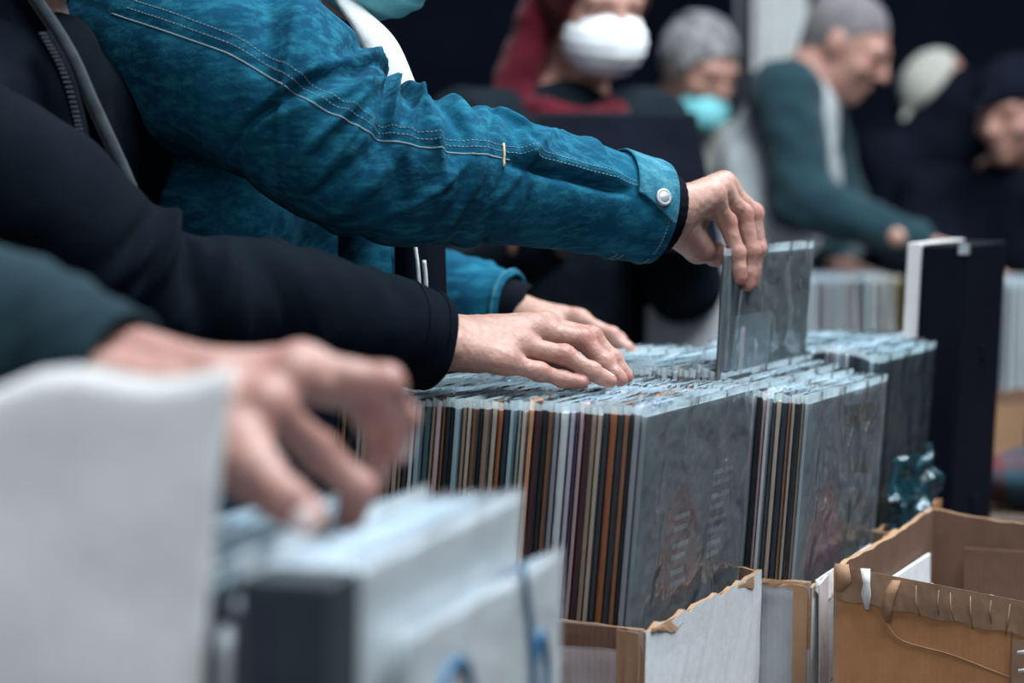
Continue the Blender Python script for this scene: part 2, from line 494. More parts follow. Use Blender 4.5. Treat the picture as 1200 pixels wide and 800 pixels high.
M['label_pale'] = simple('label_pale', (0.62, 0.67, 0.70), 0.5, 0.15, 60, 0)

# ---------------------------------------------------------------- setting
U = np.array([0.400, 0.9165, 0.0]); V = np.array([-0.9165, 0.400, 0.0])
PHI = math.atan2(U[1], U[0])
C1 = P(760, 488, 2.2); TOPZ = C1[2]
LP = 0.313
BOT = TOPZ - 0.314
TAB = BOT - 0.006
C1 = np.array([C1[0], C1[1], 0.0])
def G(u, v, z): return C1 + U * u + V * v + UP * z
U0 = nrm([0.285, 0.958, 0]); V0 = np.array([-U0[1], U0[0], 0.0]); PHI0 = math.atan2(U0[1], U0[0])
C0 = P(420, 690, 1.28); TOP0 = C0[2]; C0 = np.array([C0[0], C0[1], 0.0])
BOT0 = TOP0 - 0.314
def G0(u, v, z): return C0 + U0 * u + V0 * v + UP * z

tag(obj('floor', box(-7, -3, -0.05, 9, 11, 0.0), M['floor']), kind='structure')
tag(obj('wall_back', box(-7, 9.6, 0.0, 9, 9.75, 4.6), M['wall']), kind='structure')
tag(obj('wall_left', box(-7.15, -3, 0.0, -7, 9.75, 4.6), M['wall']), kind='structure')

def table(label, origin, ax, ay, lx, ly, top, thick=0.028, name='trestle_table'):
    c = origin + ax * lx / 2 + ay * ly / 2
    t = empty(name, (c[0], c[1], 0), label, 'table')
    o = np.array([origin[0], origin[1], top - thick])
    obj('tabletop', frame_box(o, ax, ay, UP, lx, ly, thick), M['wood'], t)
    obj('apron', frame_box(o + ax * .05 + ay * .05 - UP * .06, ax, ay, UP, lx - .1, ly - .1, .06), M['wood'], t)
    for i in (0.03, lx - 0.07):
        for j in (0.03, ly - 0.07):
            obj('leg', frame_box(np.array([origin[0], origin[1], 0]) + ax * i + ay * j, ax, ay, UP, .04, .04, top - thick), M['steel'], t)
    return t
table('long wooden trestle table under the main row of record boxes', G(-0.42, -0.075, 0), U, V, 1.72, 0.43, TAB)
table('wooden trestle table under the near crate of white sleeved records', G0(-0.42, -0.30, 0), U0, V0, 0.83, 0.74, BOT0 - 0.012)

# ---------------------------------------------------------------- cardboard boxes
def panel(name, o, ax, out, length, z0, z1, th, mats, parent, n=22, rag=0.004, seed=0, lean=0.0, lip=None):
    """one card wall: outside face, inside face and a ragged rim; z1 may be (start, end)"""
    r = np.random.RandomState(seed)
    za, zb = z1 if isinstance(z1, tuple) else (z1, z1)
    rows = 5
    vo, vi = [], []
    for i in range(n + 1):
        s = i / n
        top = za + (zb - za) * s + r.uniform(-1, .5) * rag
        bow = 0.004 * math.sin(s * math.pi) * (1 if seed % 2 else -1)
        for k in range(rows):
            f = k / (rows - 1)
            z = z0 + (top - z0) * f
            q = np.array([o[0], o[1], 0]) + ax * length * s + out * ((bow + lean) * f + r.uniform(-1, 1) * rag * 0.12) + UP * z
            vo.append(q); vi.append(q - out * th)
    v = np.array(vo + vi); N = (n + 1) * rows
    f, mi = [], []
    for i in range(n):
        for k in range(rows - 1):
            a = i * rows + k
            f.append((a, a + rows, a + rows + 1, a + 1)); mi.append(0)
            f.append((N + a, N + a + 1, N + a + rows + 1, N + a + rows)); mi.append(1)
        a = i * rows + rows - 1
        f.append((a, a + rows, N + a + rows, N + a)); mi.append(2)
        a = i * rows
        f.append((a + rows, a, N + a, N + a + rows)); mi.append(1)
    for a in (0, n * rows):
        for k in range(rows - 1):
            q = (a + k, a + k + 1, N + a + k + 1, N + a + k)
            f.append(q if a == 0 else q[::-1]); mi.append(2)
    ob = obj(name, (v, f), None, parent)
    for m in mats: ob.data.materials.append(m)
    ob.data.polygons.foreach_set('material_index', mi)
    return ob
def open_box(label, o, ax, ay, lx, ly, z0, rims, mats, seed, name='cardboard_box', th=0.005, base_t=0.004, base_lift=0.0):
    """rims: heights at the four corners (00, x0, xy, 0y); mats = per wall (front y0.., see order)"""
    c = o + ax * lx / 2 + ay * ly / 2
    t = empty(name, (c[0], c[1], z0), label, 'box')
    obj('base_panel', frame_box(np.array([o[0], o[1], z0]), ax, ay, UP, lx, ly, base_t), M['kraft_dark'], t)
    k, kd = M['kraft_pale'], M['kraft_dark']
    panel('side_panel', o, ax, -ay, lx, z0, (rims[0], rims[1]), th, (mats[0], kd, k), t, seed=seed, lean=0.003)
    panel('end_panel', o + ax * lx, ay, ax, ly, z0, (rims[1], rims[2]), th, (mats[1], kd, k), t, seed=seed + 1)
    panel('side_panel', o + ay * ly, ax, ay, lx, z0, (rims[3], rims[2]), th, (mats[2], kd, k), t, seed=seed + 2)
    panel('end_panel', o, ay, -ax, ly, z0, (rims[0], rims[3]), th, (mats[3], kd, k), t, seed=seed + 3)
    return t
RIM = P(757, 742, 2.18)[2]
wc, pc, gc, kk = M['white_card'], M['pink_card'], M['grey_card'], M['kraft']
b1 = open_box('worn white cardboard box with brown rim holding the nearest spine-out records', G(-0.012, 0.0, 0), U, V, 0.345, 0.36, TAB, (RIM, RIM + .004, RIM, RIM + .004), (wc, wc, wc, pc), 11)
b2 = open_box('torn white and grey cardboard box, second of the record row behind the white box', G(0.343, -0.052, 0), U, V, 0.345, 0.41, TAB, (RIM - .010, RIM, RIM, RIM - .004), (wc, wc, wc, gc), 21)
b3 = open_box('plain cardboard record box at the far end of the record row', G(0.70, -0.03, 0), U, V, 0.345, 0.37, TAB, (RIM,) * 4, (kk, kk, kk, kk), 31)
# brown folded band over the rim of the first box, ragged liner paper along the edges
def strip(name, pts_top, drop, out, mat, parent, seed, lift=0.0008, wob=0.004, th=0.0012):
    r = np.random.RandomState(seed)
    pts_top = np.asarray(pts_top); n = len(pts_top)
    v = []
    for i, p in enumerate(pts_top):
        d = drop * (1 + r.uniform(-.3, .3) * (wob / 0.004)) if np.isscalar(drop) else drop[i]
        for k, (w, l) in enumerate(((0, lift), (.5, lift + abs(r.normal()) * wob * .25), (1, lift + abs(r.normal()) * wob * .3))):
            v.append(p + out * l - UP * d * w)
    v = np.array(v); v2 = v - out * th
    f = []
    N = len(v)
    for i in range(n - 1):
        for k in range(2):
            a = i * 3 + k
            f += [(a, a + 1, a + 4, a + 3), (N + a, N + a + 3, N + a + 4, N + a + 1)]
        f += [(i * 3, i * 3 + 3, N + i * 3 + 3, N + i * 3), (i * 3 + 2, N + i * 3 + 2, N + i * 3 + 5, i * 3 + 5)]
    f += [(0, N, N + 1, 1), (1, N + 1, N + 2, 2)]
    a = (n - 1) * 3
    f += [(a, a + 1, N + a + 1, N + a), (a + 1, a + 2, N + a + 2, N + a + 1)]
    return obj(name, (np.vstack([v, v2]), f), mat, parent)
lin = lambda a, b, n: [a + (b - a) * t for t in np.linspace(0, 1, n)]
strip('rim_band', lin(G(-.0135, .012, RIM + .001), G(-.0135, .355, RIM + .004), 14), 0.021, -U, M['kraft_dark'], b1, 1, 0.006, 0.001)
strip('torn_edge', lin(G(.0, -.001, RIM - .001), G(.30, -.001, RIM + .002), 26), [0.003 + 0.010 * abs(math.sin(i * .31)) ** 3 + .0025 * random.random() for i in range(26)], -V, M['kraft_pale'], b1, 2, 0.004, 0.0012)
strip('torn_edge', lin(G(-.014, .0, RIM - .002), G(-.014, .022, RIM), 6), 0.10, -U, M['kraft_pale'], b1, 3, 0.009, 0.003)
strip('torn_edge', lin(G(.342, -.05, RIM - .008), G(.342, .02, RIM - .006), 12), [0.004 + .004 * abs(math.sin(i * .8)) + .002 * random.random() for i in range(12)], -U, M['kraft_pale'], b2, 4, 0.005, 0.004)
strip('torn_edge', lin(G(.345, -.053, RIM - .006), G(.56, -.053, RIM + .002), 20), [0.010 + 0.016 * abs(math.sin(i * .37)) + .004 * random.random() for i in range(20)], -V, M['torn_paper'], b2, 5, 0.005, 0.003)
strip('corner_tear', lin(G(.341, -.051, RIM - .012), G(.341, -.036, RIM - .010), 5), 0.15, -U, M['kraft_pale'], b2, 6, 0.006, 0.003)
strip('corner_tear', lin(G(.352, -.0535, RIM - .012), G(.385, -.0535, RIM - .006), 5), 0.14, -V, M['pink_card'], b2, 8, 0.006, 0.003)

# the brown box at right, its rim sloping down to the right, standing on a lower bench
Q = P(977, 662, 2.45)
Ux = nrm([0.38, 0.925, 0]); Vx = np.array([Ux[1], -Ux[0], 0.0])      # Vx runs right and nearer
BEN = 0.58
oB = np.array([Q[0], Q[1], 0.0])
z00 = Q[2]
far_u, len_v = 0.44, 0.40
bb = empty('cardboard_box', tuple((oB + Ux * far_u / 2 + Vx * len_v / 2)[:2]) + (BEN,), 'open brown cardboard box with taped crumpled rim at the lower right', 'box')
dropv = -0.052
kr, kd, kp = M['kraft'], M['kraft_dark'], M['kraft_pale']
obj('base_panel', frame_box(oB + UP * BEN, Ux, Vx, UP, far_u, len_v, .005), kd, bb)
panel('end_panel', oB, Vx, -Ux, len_v, BEN, (z00, z00 + dropv), .006, (kr, kd, kp), bb, n=40, rag=.003, seed=41)
panel('side_panel', oB, Ux, -Vx, far_u, BEN, (z00, z00 + .004), .006, (kr, kd, kp), bb, n=24, rag=.0022, seed=42)
panel('end_panel', oB + Ux * far_u, Vx, Ux, len_v, BEN, (z00 + .004, z00 + .004 + dropv), .006, (kr, kd, kp), bb, n=24, rag=.002, seed=43)
panel('side_panel', oB + Vx * len_v, Ux, Vx, far_u, BEN, (z00 + dropv, z00 + dropv + .004), .006, (kr, kd, kp), bb, n=24, rag=.003, seed=44)
# brown packing tape over the rim, in crumpled folds, two torn white pieces, a scored line
rt = [oB + Vx * s + UP * (z00 + dropv * s / len_v + .0015) - Ux * .002 for s in np.linspace(.004, len_v - .01, 60)]
strip('packing_tape', rt, [.034 + .0015 * math.sin(i * .9) for i in range(60)], -Ux, M['tape'], bb, 51, 0.0025, 0.0018, 0.0008)
def ribbon(name, pts, width_vec, mat, parent, th=0.0012, out=-Ux):
    v = []
    for p, w in zip(pts, width_vec): v += [p, p + w, p + w - out * th, p - out * th]
    f = []
    for i in range(len(pts) - 1):
        for k in range(4): f.append((i * 4 + k, i * 4 + (k + 1) % 4, i * 4 + 4 + (k + 1) % 4, i * 4 + 4 + k))
    f += [(3, 2, 1, 0), tuple(len(v) - 4 + k for k in range(4))]
    return obj(name, (np.array(v), f), mat, parent, True)
def onb(s, z, l=.006): return oB + Vx * s - Ux * l + UP * (z00 + dropv * s / len_v + z)
ribbon('torn_tape', [onb(.030, .004, .010), onb(.034, -.010, .014), onb(.031, -.022, .010), onb(.036, -.036, .012)], [Vx * w for w in (.010, .007, .010, .004)], M['torn_paper'], bb)
ribbon('torn_tape', [onb(.004, .004, .011), onb(.006, -.012, .015), onb(.004, -.024, .010)], [Vx * w for w in (.014, .016, .008)], M['kraft_pale'], bb)
ribbon('tape_fold', [onb(.062, -.002, .009), onb(.054, -.018, .012), onb(.052, -.034, .010), onb(.056, -.046, .008)], [Vx * w for w in (.009, .012, .010, .005)], M['kraft_pale'], bb)
for s in (.086, .108, .121, .141, .160, .178):
    h = random.uniform(.018, .028)
    obj('tape_crease', tube([onb(s + random.uniform(-.003, .003), -.003, .0072), onb(s, -.006 - h * .5, .0078), onb(s + random.uniform(-.006, .006), -.008 - h, .0072)], [.0004, .0012, .0004], 6), M['tape'], bb, True)
obj('scored_line', tube(catmull([onb(.054, -.046), onb(.072, -.062), onb(.12, -.066), onb(.165, -.074), onb(.20, -.080)], 24) + Ux * .0028, .0007, 6), M['kraft_pale'], bb, True)
for z in (-.052, -.070, -.086):
    ribbon('tape_scuff', [onb(.183 + random.uniform(0, .005), z, .0072), onb(.20, z + .003, .0078), onb(.225, z - .001, .0072)], [UP * w for w in (.003, .005, .002)], M['torn_paper'], bb)
obj('tape_patch', frame_box(onb(.182, -.16, .0068), Vx, -Ux, UP, .10, .0005, .122), M['tape'], bb)
obj('panel_seam', frame_box(onb(.181, -.16, .0066), Vx, -Ux, UP, .0014, .0012, .13), M['kraft_dark'], bb)
# white paper and folded flap seen inside the box
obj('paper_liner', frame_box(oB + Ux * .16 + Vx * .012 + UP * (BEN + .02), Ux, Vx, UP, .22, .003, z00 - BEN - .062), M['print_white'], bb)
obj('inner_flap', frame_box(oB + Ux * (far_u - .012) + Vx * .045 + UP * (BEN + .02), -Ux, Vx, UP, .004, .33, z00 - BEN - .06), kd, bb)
table('low bench under the open brown cardboard box', oB - Vx * -.0 - Ux * .06, Ux, Vx, .80, .60, BEN - .0005, name='low_bench')

# ---------------------------------------------------------------- records
_cv, _pv = {}, {}
def cover_mesh(t):
    k = round(t, 4)
    if k not in _cv:
        v, f = box(0, 0.0004, 0, LP, k - 0.0004, LP)
        m = mesh('cover', v, f); m.materials.append(M['card']); _cv[k] = m
    return _cv[k]
def plastic_mesh(t, var, mat='plastic'):
    key = (round(t, 4), var, mat)
    if key not in _pv:
        r = np.random.RandomState(100 + var)
        nx, zs = 10, [0.001, LP * .5, LP * .9, LP + .0005, LP + .004 + r.uniform(0, .001), LP + .0065 + r.uniform(0, .004)]
        V_, F_, MI = [], [], []
        ph = r.uniform(0, 6, 4)
        for side in (0, 1):
            for k, z in enumerate(zs):
                for i in range(nx + 1):
                    x = -0.0015 + (LP + 0.004) * i / nx
                    w = max(0, z - LP * .9) / (LP * .12)
                    y = (-.0006 if side == 0 else t + .0006) + w * .0007 * math.sin(x * 22 + ph[side]) + w * .0004 * math.sin(x * 61 + ph[side + 2])
                    V_.append((x, y, z + (w * .0012 * math.sin(x * 17 + ph[1 - side]) if k > 3 else 0)))
        n = nx + 1; K = len(zs); N = n * K
        for side in (0, 1):
            for k in range(K - 1):
                for i in range(nx):
                    a = side * N + k * n + i
                    q = (a, a + 1, a + n + 1, a + n)
                    F_.append(q if side == 0 else q[::-1]); MI.append(1 if k >= 3 else 0)
        for k in range(K - 1):
            F_.append((k * n, k * n + n, N + k * n + n, N + k * n)); MI.append(1 if k >= 3 else (2 if mat == 'plastic' else 0))
        m = mesh('plastic_sleeve', V_, F_, True)
        m.materials.append(M[mat]); m.materials.append(M['plastic_rim' if mat != 'plastic_milky' else 'plastic_milky']); m.materials.append(M['plastic_edge'])
        m.polygons.foreach_set('material_index', MI)
        _pv[key] = m
    return _pv[key]
def record(loc, phi, lean, t, color, label, group=None, sleeve=True, pmat='plastic', height=1.0, name='record'):
    e = empty(name, loc, label, 'record', group, (lean, 0, phi))
    c = bpy.data.objects.new('cover', cover_mesh(t)); COL.objects.link(c); c.parent = e
    c.color = (color[0], color[1], color[2], 1)
    if height != 1.0: c.scale = (1, 1, height)
    if sleeve:
        p = bpy.data.objects.new('plastic_sleeve', plastic_mesh(t, random.randrange(5), pmat)); COL.objects.link(p); p.parent = e
        if height != 1.0: p.scale = (1, 1, height)
    return e
def ordinal(n):
    return '%d%s' % (n, 'th' if 10 <= n % 100 <= 20 else {1: 'st', 2: 'nd', 3: 'rd'}.get(n % 10, 'th'))
# colours of the spines of the first box, counted from the front cover at its right end towards the hands at left
K = dict(black=(.010, .010, .014), charcoal=(.035, .038, .045), navy=(.018, .026, .05), grey=(.20, .20, .22), silver=(.36, .36, .40), lilac=(.30, .27, .31),
         cream=(.55, .42, .27), peach=(.48, .23, .12), rust=(.25, .085, .032), brown=(.16, .065, .030), maroon=(.08, .012, .018), taupe=(.19, .13, .095),
         beige=(.34, .27, .22), mist=(.22, .29, .32), sage=(.19, .22, .20), ochre=(.17, .105, .035), pink=(.36, .25, .25), white=(.58, .60, .62), teal=(.03, .085, .10), plum=(.10, .035, .12))
for k_ in list(K): K[k_] = tuple(min(.85, c * (1.75 if max(K[k_]) > .12 else 1.1)) for c in K[k_])
seq1 = [('silver', 4.2), ('grey', 5), ('charcoal', 2.6), ('brown', 3.5), ('charcoal', 3), ('rust', 6.0), ('charcoal', 4.0), ('beige', 3.4), ('taupe', 4),
        ('maroon', 3.6), ('pink', 4.4), ('plum', 2.4), ('lilac', 3.6), ('silver', 6.0), ('grey', 4.4), ('brown', 3.0), ('black', 5.5), ('maroon', 4.4),
        ('peach', 4.2), ('beige', 3.2), ('sage', 4.4), ('mist', 3.2), ('navy', 4.4), ('rust', 5.2), ('beige', 4.2), ('taupe', 4.4), ('black', 3.6), ('brown', 3.0),
        ('beige', 3.2), ('taupe', 4.0), ('mist', 4.4), ('navy', 3.0), ('black', 3.4), ('brown', 3.4), ('pink', 4.0), ('taupe', 3.2), ('teal', 4.6), ('mist', 4.0), ('silver', 3.4), ('charcoal', 4), ('taupe', 3.4),
        ('beige', 4.0), ('taupe', 5.6), ('brown', 3), ('navy', 4.4), ('black', 4.6), ('beige', 4.6), ('grey', 3.6), ('charcoal', 3.4), ('black', 3.4), ('ochre', 5.6), ('charcoal', 4), ('navy', 4),
        ('grey', 3.4), ('taupe', 3.4), ('black', 4), ('mist', 3.4), ('brown', 3.4), ('beige', 3.6), ('charcoal', 4), ('navy', 4), ('taupe', 4), ('silver', 4)]
def stack(seq, u0, v0, z, lean, where, group, first_label, dz=None, phi=PHI, gfun=G, jit=.004, pm=lambda i: 'plastic', wob=.006):
    out = []
    v = v0
    for i, (c, mm) in enumerate(seq):
        t = mm * 1.35 / 1000.0
        if v + t > v0 + .322: break
        col = np.minimum(np.array(K[c]) * random.uniform(1.0, 1.4), .88)
        lab = first_label if i == 0 and first_label else 'record in clear sleeve with %s spine, %s from the front of %s' % (c, ordinal(i + 1), where)
        p = gfun(u0 + random.uniform(-jit, jit), v, z + (dz(i) if dz else 0) + random.uniform(0, .002))
        out.append(record(p, phi + random.uniform(-wob, wob) * .4, lean + random.uniform(-1, 1) * .001, t, col, lab, group, pmat=pm(i)))
        v += t + .0008
    return out
LEAN = math.radians(4.8)
st1 = stack(seq1, 0.004, 0.028, BOT + .001, LEAN, 'the nearest white box', 'records in the nearest white box', 'front record of the nearest white box, dark grey cover with text in wrinkled plastic')
# the front cover: grey print with two dark red shapes and short lines of pale lettering under wrinkled plastic
def local_quad(o, x0, z0, x1, z1, y, mat, name, skew=0.0):
    v = [(x0, y, z0), (x1, y, z0), (x1 + skew, y, z1), (x0 + skew, y, z1), (x0, y + .0004, z0), (x1, y + .0004, z0), (x1 + skew, y + .0004, z1), (x0 + skew, y + .0004, z1)]
    f = [(0, 1, 2, 3), (7, 6, 5, 4), (0, 4, 5, 1), (1, 5, 6, 2), (2, 6, 7, 3), (3, 7, 4, 0)]
    return obj(name, (v, f), mat, o, world=False)
def poly_plate(o, pts, y, mat, name):
    n = len(pts)
    v = [(x, y, z) for x, z in pts] + [(x, y + .0004, z) for x, z in pts]
    f = [tuple(range(n)), tuple(range(2 * n - 1, n - 1, -1))] + [(i, i + n, (i + 1) % n + n, (i + 1) % n) for i in range(n)]
    return obj(name, (v, f), mat, o, world=False)
fr = st1[0]
for ch in fr.children:
    if ch.name.startswith('cover'): ch.color = (.26, .295, .33, 1)
    if ch.name.startswith('plastic'): ch.data = plastic_mesh(.00567, 3, 'plastic_cover')
poly_plate(fr, [(.065, .10), (.175, .10), (.178, .16), (.16, .21), (.122, .248), (.085, .222), (.065, .18)], -.0001, M['print_red'], 'printed_shape')
poly_plate(fr, [(.192, .10), (.288, .10), (.288, .245), (.245, .288), (.205, .25), (.192, .20)], -.0001, M['print_dusk'], 'printed_shape')
r_ = random.Random(4)
for blk, (x0, zt, rows) in enumerate(((.10, .204, 2), (.098, .176, 2), (.10, .150, 2), (.205, .236, 2), (.203, .212, 2), (.205, .188, 2), (.203, .164, 2))):
    for k in range(rows):
        local_quad(fr, x0, zt - k * .011, x0 + r_.uniform(.035, .062), zt - k * .011 + .0050, -.0004, M['print_white'], 'printed_line')
# crisp wrinkles in the plastic of the front covers: thin raised folds
def folds(o, n, x0, x1, z0, z1, y, seed, mat):
    r = np.random.RandomState(seed)
    vf = []
    for _ in range(n):
        x = r.uniform(x0, x1); z = r.uniform(z0, z1); l = r.uniform(.03, .10); a = r.normal(1.45, .35)
        pts = [(x + math.cos(a) * l * s + .004 * math.sin(s * 5 + x * 99), y, z + math.sin(a) * l * s) for s in np.linspace(0, 1, 9)]
        pts = [(max(0.001, min(LP - .001, px)), py_, min(LP - .001, pz)) for px, py_, pz in pts]
        vf.append(tube(pts, [.0001] + [.00045] * 7 + [.0001], 5))
    return tag(obj('plastic_fold', join(*vf), mat, o, True, world=False), kind='stuff')
folds(fr, 9, .21, .30, .04, .24, -.0012, 5, M['plastic'])
# second box
seq2 = [('silver', 3.0), ('taupe', 2.4), ('black', 2.4), ('beige', 3.0), ('brown', 2.2), ('navy', 5.0), ('beige', 4.0), ('charcoal', 3.0), ('white', 3.0), ('pink', 3.6), ('black', 3.0), ('white', 2.6),
        ('black', 7.0), ('black', 5.0), ('white', 2.2), ('black', 6), ('navy', 4)] + [(random.choice(['mist', 'grey', 'silver', 'taupe', 'sage', 'charcoal', 'lilac', 'teal']), random.uniform(3.2, 5)) for _ in range(48)]
st2 = stack(seq2, 0.353, -0.022, BOT - .016, LEAN * .9, 'the torn second box', 'records in the torn second box', 'front record of the torn second box, grey cover with pink blotch in wrinkled plastic',
            dz=lambda i: 0 if i < 8 else min(.024, (i - 8) * .0022) + (.004 if i % 4 == 0 else 0), wob=.02)
fr2 = st2[0]
for ch in fr2.children:
    if ch.name.startswith('cover'): ch.color = (.42, .46, .50, 1)
    if ch.name.startswith('plastic'): ch.data = plastic_mesh(.00405, 1, 'plastic_cover')
poly_plate(fr2, [(.035, .11), (.17, .11), (.18, .165), (.135, .19), (.10, .232), (.062, .195), (.04, .16)], -.0001, M['print_pink'], 'printed_shape')
poly_plate(fr2, [(.20, .11), (.30, .11), (.30, .17), (.25, .20), (.21, .17)], -.0001, M['print_dusk'], 'printed_shape')
poly_plate(fr2, [(.15, .225), (.27, .21), (.29, .29), (.14, .30)], -.0001, M['charcoal'], 'printed_shape')
folds(fr2, 14, .04, .30, .05, .25, -.0012, 6, M['plastic'])
# third group at the far end, dark teal cover
seq3 = [('teal', 4.0)] + [(random.choice(['charcoal', 'grey', 'mist', 'teal', 'silver', 'navy']), random.uniform(3.2, 5)) for _ in range(34)]
st3 = stack(seq3, 0.71, 0.000, BOT + .001, LEAN, 'the plain third box', 'records in the plain third box', 'dark teal record cover at the front of the third box', dz=lambda i: min(.01, i * .0016), wob=.015)

# the record being pulled up by the denim sleeved person
zt = P(845, 300, 2.537)[2]
held = record(G(0.352, 0.062, zt - LP * .998), PHI, math.radians(3.4), .004, (.075, .095, .105), 'dark grey record with pale label, lifted above the row by the denim sleeved hand', name='record')
held.children[1].data = plastic_mesh(.004, 2, 'plastic_cover')
lb = local_quad(held, .035, .160, .165, .248, -.0003, M['label_pale'], 'printed_label', skew=.004)
local_quad(held, .012, .02, .022, LP - .004, -.0003, M['label_pale'], 'pale_edge_stripe')
for k in range(2): local_quad(held, .060 + .05 * k, .165, .075 + .05 * k, .235 - .02 * k, -.0006, M['grey_card'], 'printed_mark')
# loose raised plastic edges and a curled inner sleeve on top of the first box are part of their records
cur = st1[30]
vv = [P(600, 446, 2.36), P(628, 446, 2.36)]

# ---------------------------------------------------------------- near crate with white sleeves, black box set
tr = empty('wooden_tray', tuple(G0(.16, .10, BOT0 - .012)), 'low wooden tray under the white sleeved records in the near foreground', 'tray')
obj('base_board', frame_box(G0(-.06, -.07, BOT0 - .012), U0, V0, UP, .41, .40, .010), M['wood'], tr)
for (a, b, lx, ly) in ((-.06, -.07, .41, .008), (-.06, .322, .41, .008), (-.06, -.062, .008, .384), (.342, -.062, .008, .384)):
    obj('side_board', frame_box(G0(a, b, BOT0 - .002), U0, V0, UP, lx, ly, .05), M['wood'], tr)
v = 0.004
wl = ['front white sleeved record of the near crate with bright blank face'] + ['white sleeved record of the near crate, %s behind the front blank one' % ordinal(i) for i in range(1, 8)]
for i in range(8):
    t = (.004, .0045, .0035, .004, .005, .004, .0035, .004)[i]
    r = record(G0(.004 + random.uniform(-.003, .003), v + .016, BOT0 - (.0, .001, .002, .001, .004, .002, .006, .003)[i] + .008), PHI0, math.radians(3.0), t, (.80, .83, .85), wl[i], 'white sleeved records in the near crate', pmat='plastic_milky')
    if i == 0: fr0 = r
    v += t + .0025
lo = record(G0(.050, -.006, BOT0), PHI0, math.radians(1.0), .0035, (.80, .83, .85), 'shorter white sleeve in front of the near crate with blue loops printed low', None, pmat='plastic_milky', height=.885)
for pts in ([(.215, .285), (.232, .255), (.245, .215), (.255, .17)], [(.245, .215), (.262, .235), (.28, .21), (.275, .17)], [(.03, .20), (.06, .245), (.10, .245), (.13, .20)]):
    q = catmull([(x, 0, z) for x, z in pts], 16)
    obj('printed_loop', tube([(a[0], -.0008, a[2]) for a in q], .0035, 6), M['print_blue'], lo, True, world=False)
bs = empty('black_box_set', tuple(G0(-.052, .002, BOT0 + .0)), 'thick black box set standing in front of the white sleeves in the near crate', 'box set', rot=(math.radians(1.0), 0, PHI0))
o = obj('case', box(0, 0, 0, .046, .050, LP + .012), simple('box_set_card', (.020, .032, .040), 0.5, 0.2, 20, .1), bs, world=False); bevel(o, .002)
obj('lid_line', box(-.0006, .034, .004, .045, .0352, LP - .0002), M['black_case'], bs, world=False)
v += .020
for i, (c, t) in enumerate((('plum', .006), ('white', .007), ('teal', .004), ('white', .005), ('charcoal', .004), ('mist', .006), ('teal', .005), ('white', .005), ('grey', .006), ('navy', .005), ('mist', .005), ('white', .006))):
    record(G0(random.uniform(-.004, .006), v, BOT0), PHI0, math.radians(2.6), t, K[c], 'record with %s spine, %s left of the black box set in near crate' % (c, ordinal(i + 1)), 'records left of the black box set', pmat='plastic_milky' if c == 'white' else 'plastic', height=1.0 if i > 3 else (.96, .90, .99, .985)[i])
    v += t + .0035
# a sleeve tipped up between the fingertips
record(G0(.03, .072, BOT0 + .004), PHI0, math.radians(-1.0), .0022, (.80, .83, .85), 'thin white sleeve lifted between the fingertips of the near hand', pmat='plastic_milky')

# ---------------------------------------------------------------- black case and teal plastic at the far end
pc_ = P(1062, 286, 3.1)
oc = np.array([pc_[0], pc_[1], 0])
bc = empty('storage_case', tuple((oc + U * .12 + V * -.02)[:2]) + (TAB,), 'tall black storage case with pale back panel standing at the end of the record row', 'case')
hh = pc_[2] - TAB
lean_ax = nrm(UP - U * 0.0 + V * -0.045)
o = obj('case_body', frame_box(oc - V * .058 + UP * TAB, U, V, lean_ax, .24, .058, hh), M['black_case'], bc); bevel(o, .004)
o = obj('back_panel', frame_box(oc + V * .0005 + UP * TAB, U, V, lean_ax, .24, .018, hh + .002), M['pale_panel'], bc); bevel(o, .001)
obj('corner_cap', frame_box(oc - V * .060 - U * .0015 + UP * TAB + lean_ax * (hh - .012), U, V, lean_ax, .012, .012, .0135), M['metal'], bc)
for z in (.10, .30):
    obj('latch', frame_box(oc - V * .0605 + U * .11 + UP * TAB + lean_ax * z, U, V, lean_ax, .03, .003, .018), M['black_case'], bc)
def crumple(o, ax, az, out, w, h, amp, seed, n=40, m=34):
    v = []
    for j in range(m + 1):
        for i in range(n + 1):
            v.append(o + ax * w * i / n + az * h * j / m)
    v = np.array(v)
    d = waves(v, 70, seed) + .6 * np.abs(waves(v, 130, seed + 1))
    e = waves(v, 60, seed + 2)
    v = v + out[None] * (np.abs(d) * amp)[:, None] + az[None] * (e * amp * .5)[:, None]
    f = [(j * (n + 1) + i, j * (n + 1) + i + 1, (j + 1) * (n + 1) + i + 1, (j + 1) * (n + 1) + i) for j in range(m) for i in range(n)]
    return v, f
cb = obj('plastic_bag', crumple(G(.700, -.040, TAB + .08), U, UP, -V, .20, .125, .016, 3), M['plastic_teal'], None, True)
tag(cb, 'crumpled dark teal plastic stuffed between the records and the black case', 'plastic bag')
cb.modifiers.new('s', 'SOLIDIFY').thickness = .0008

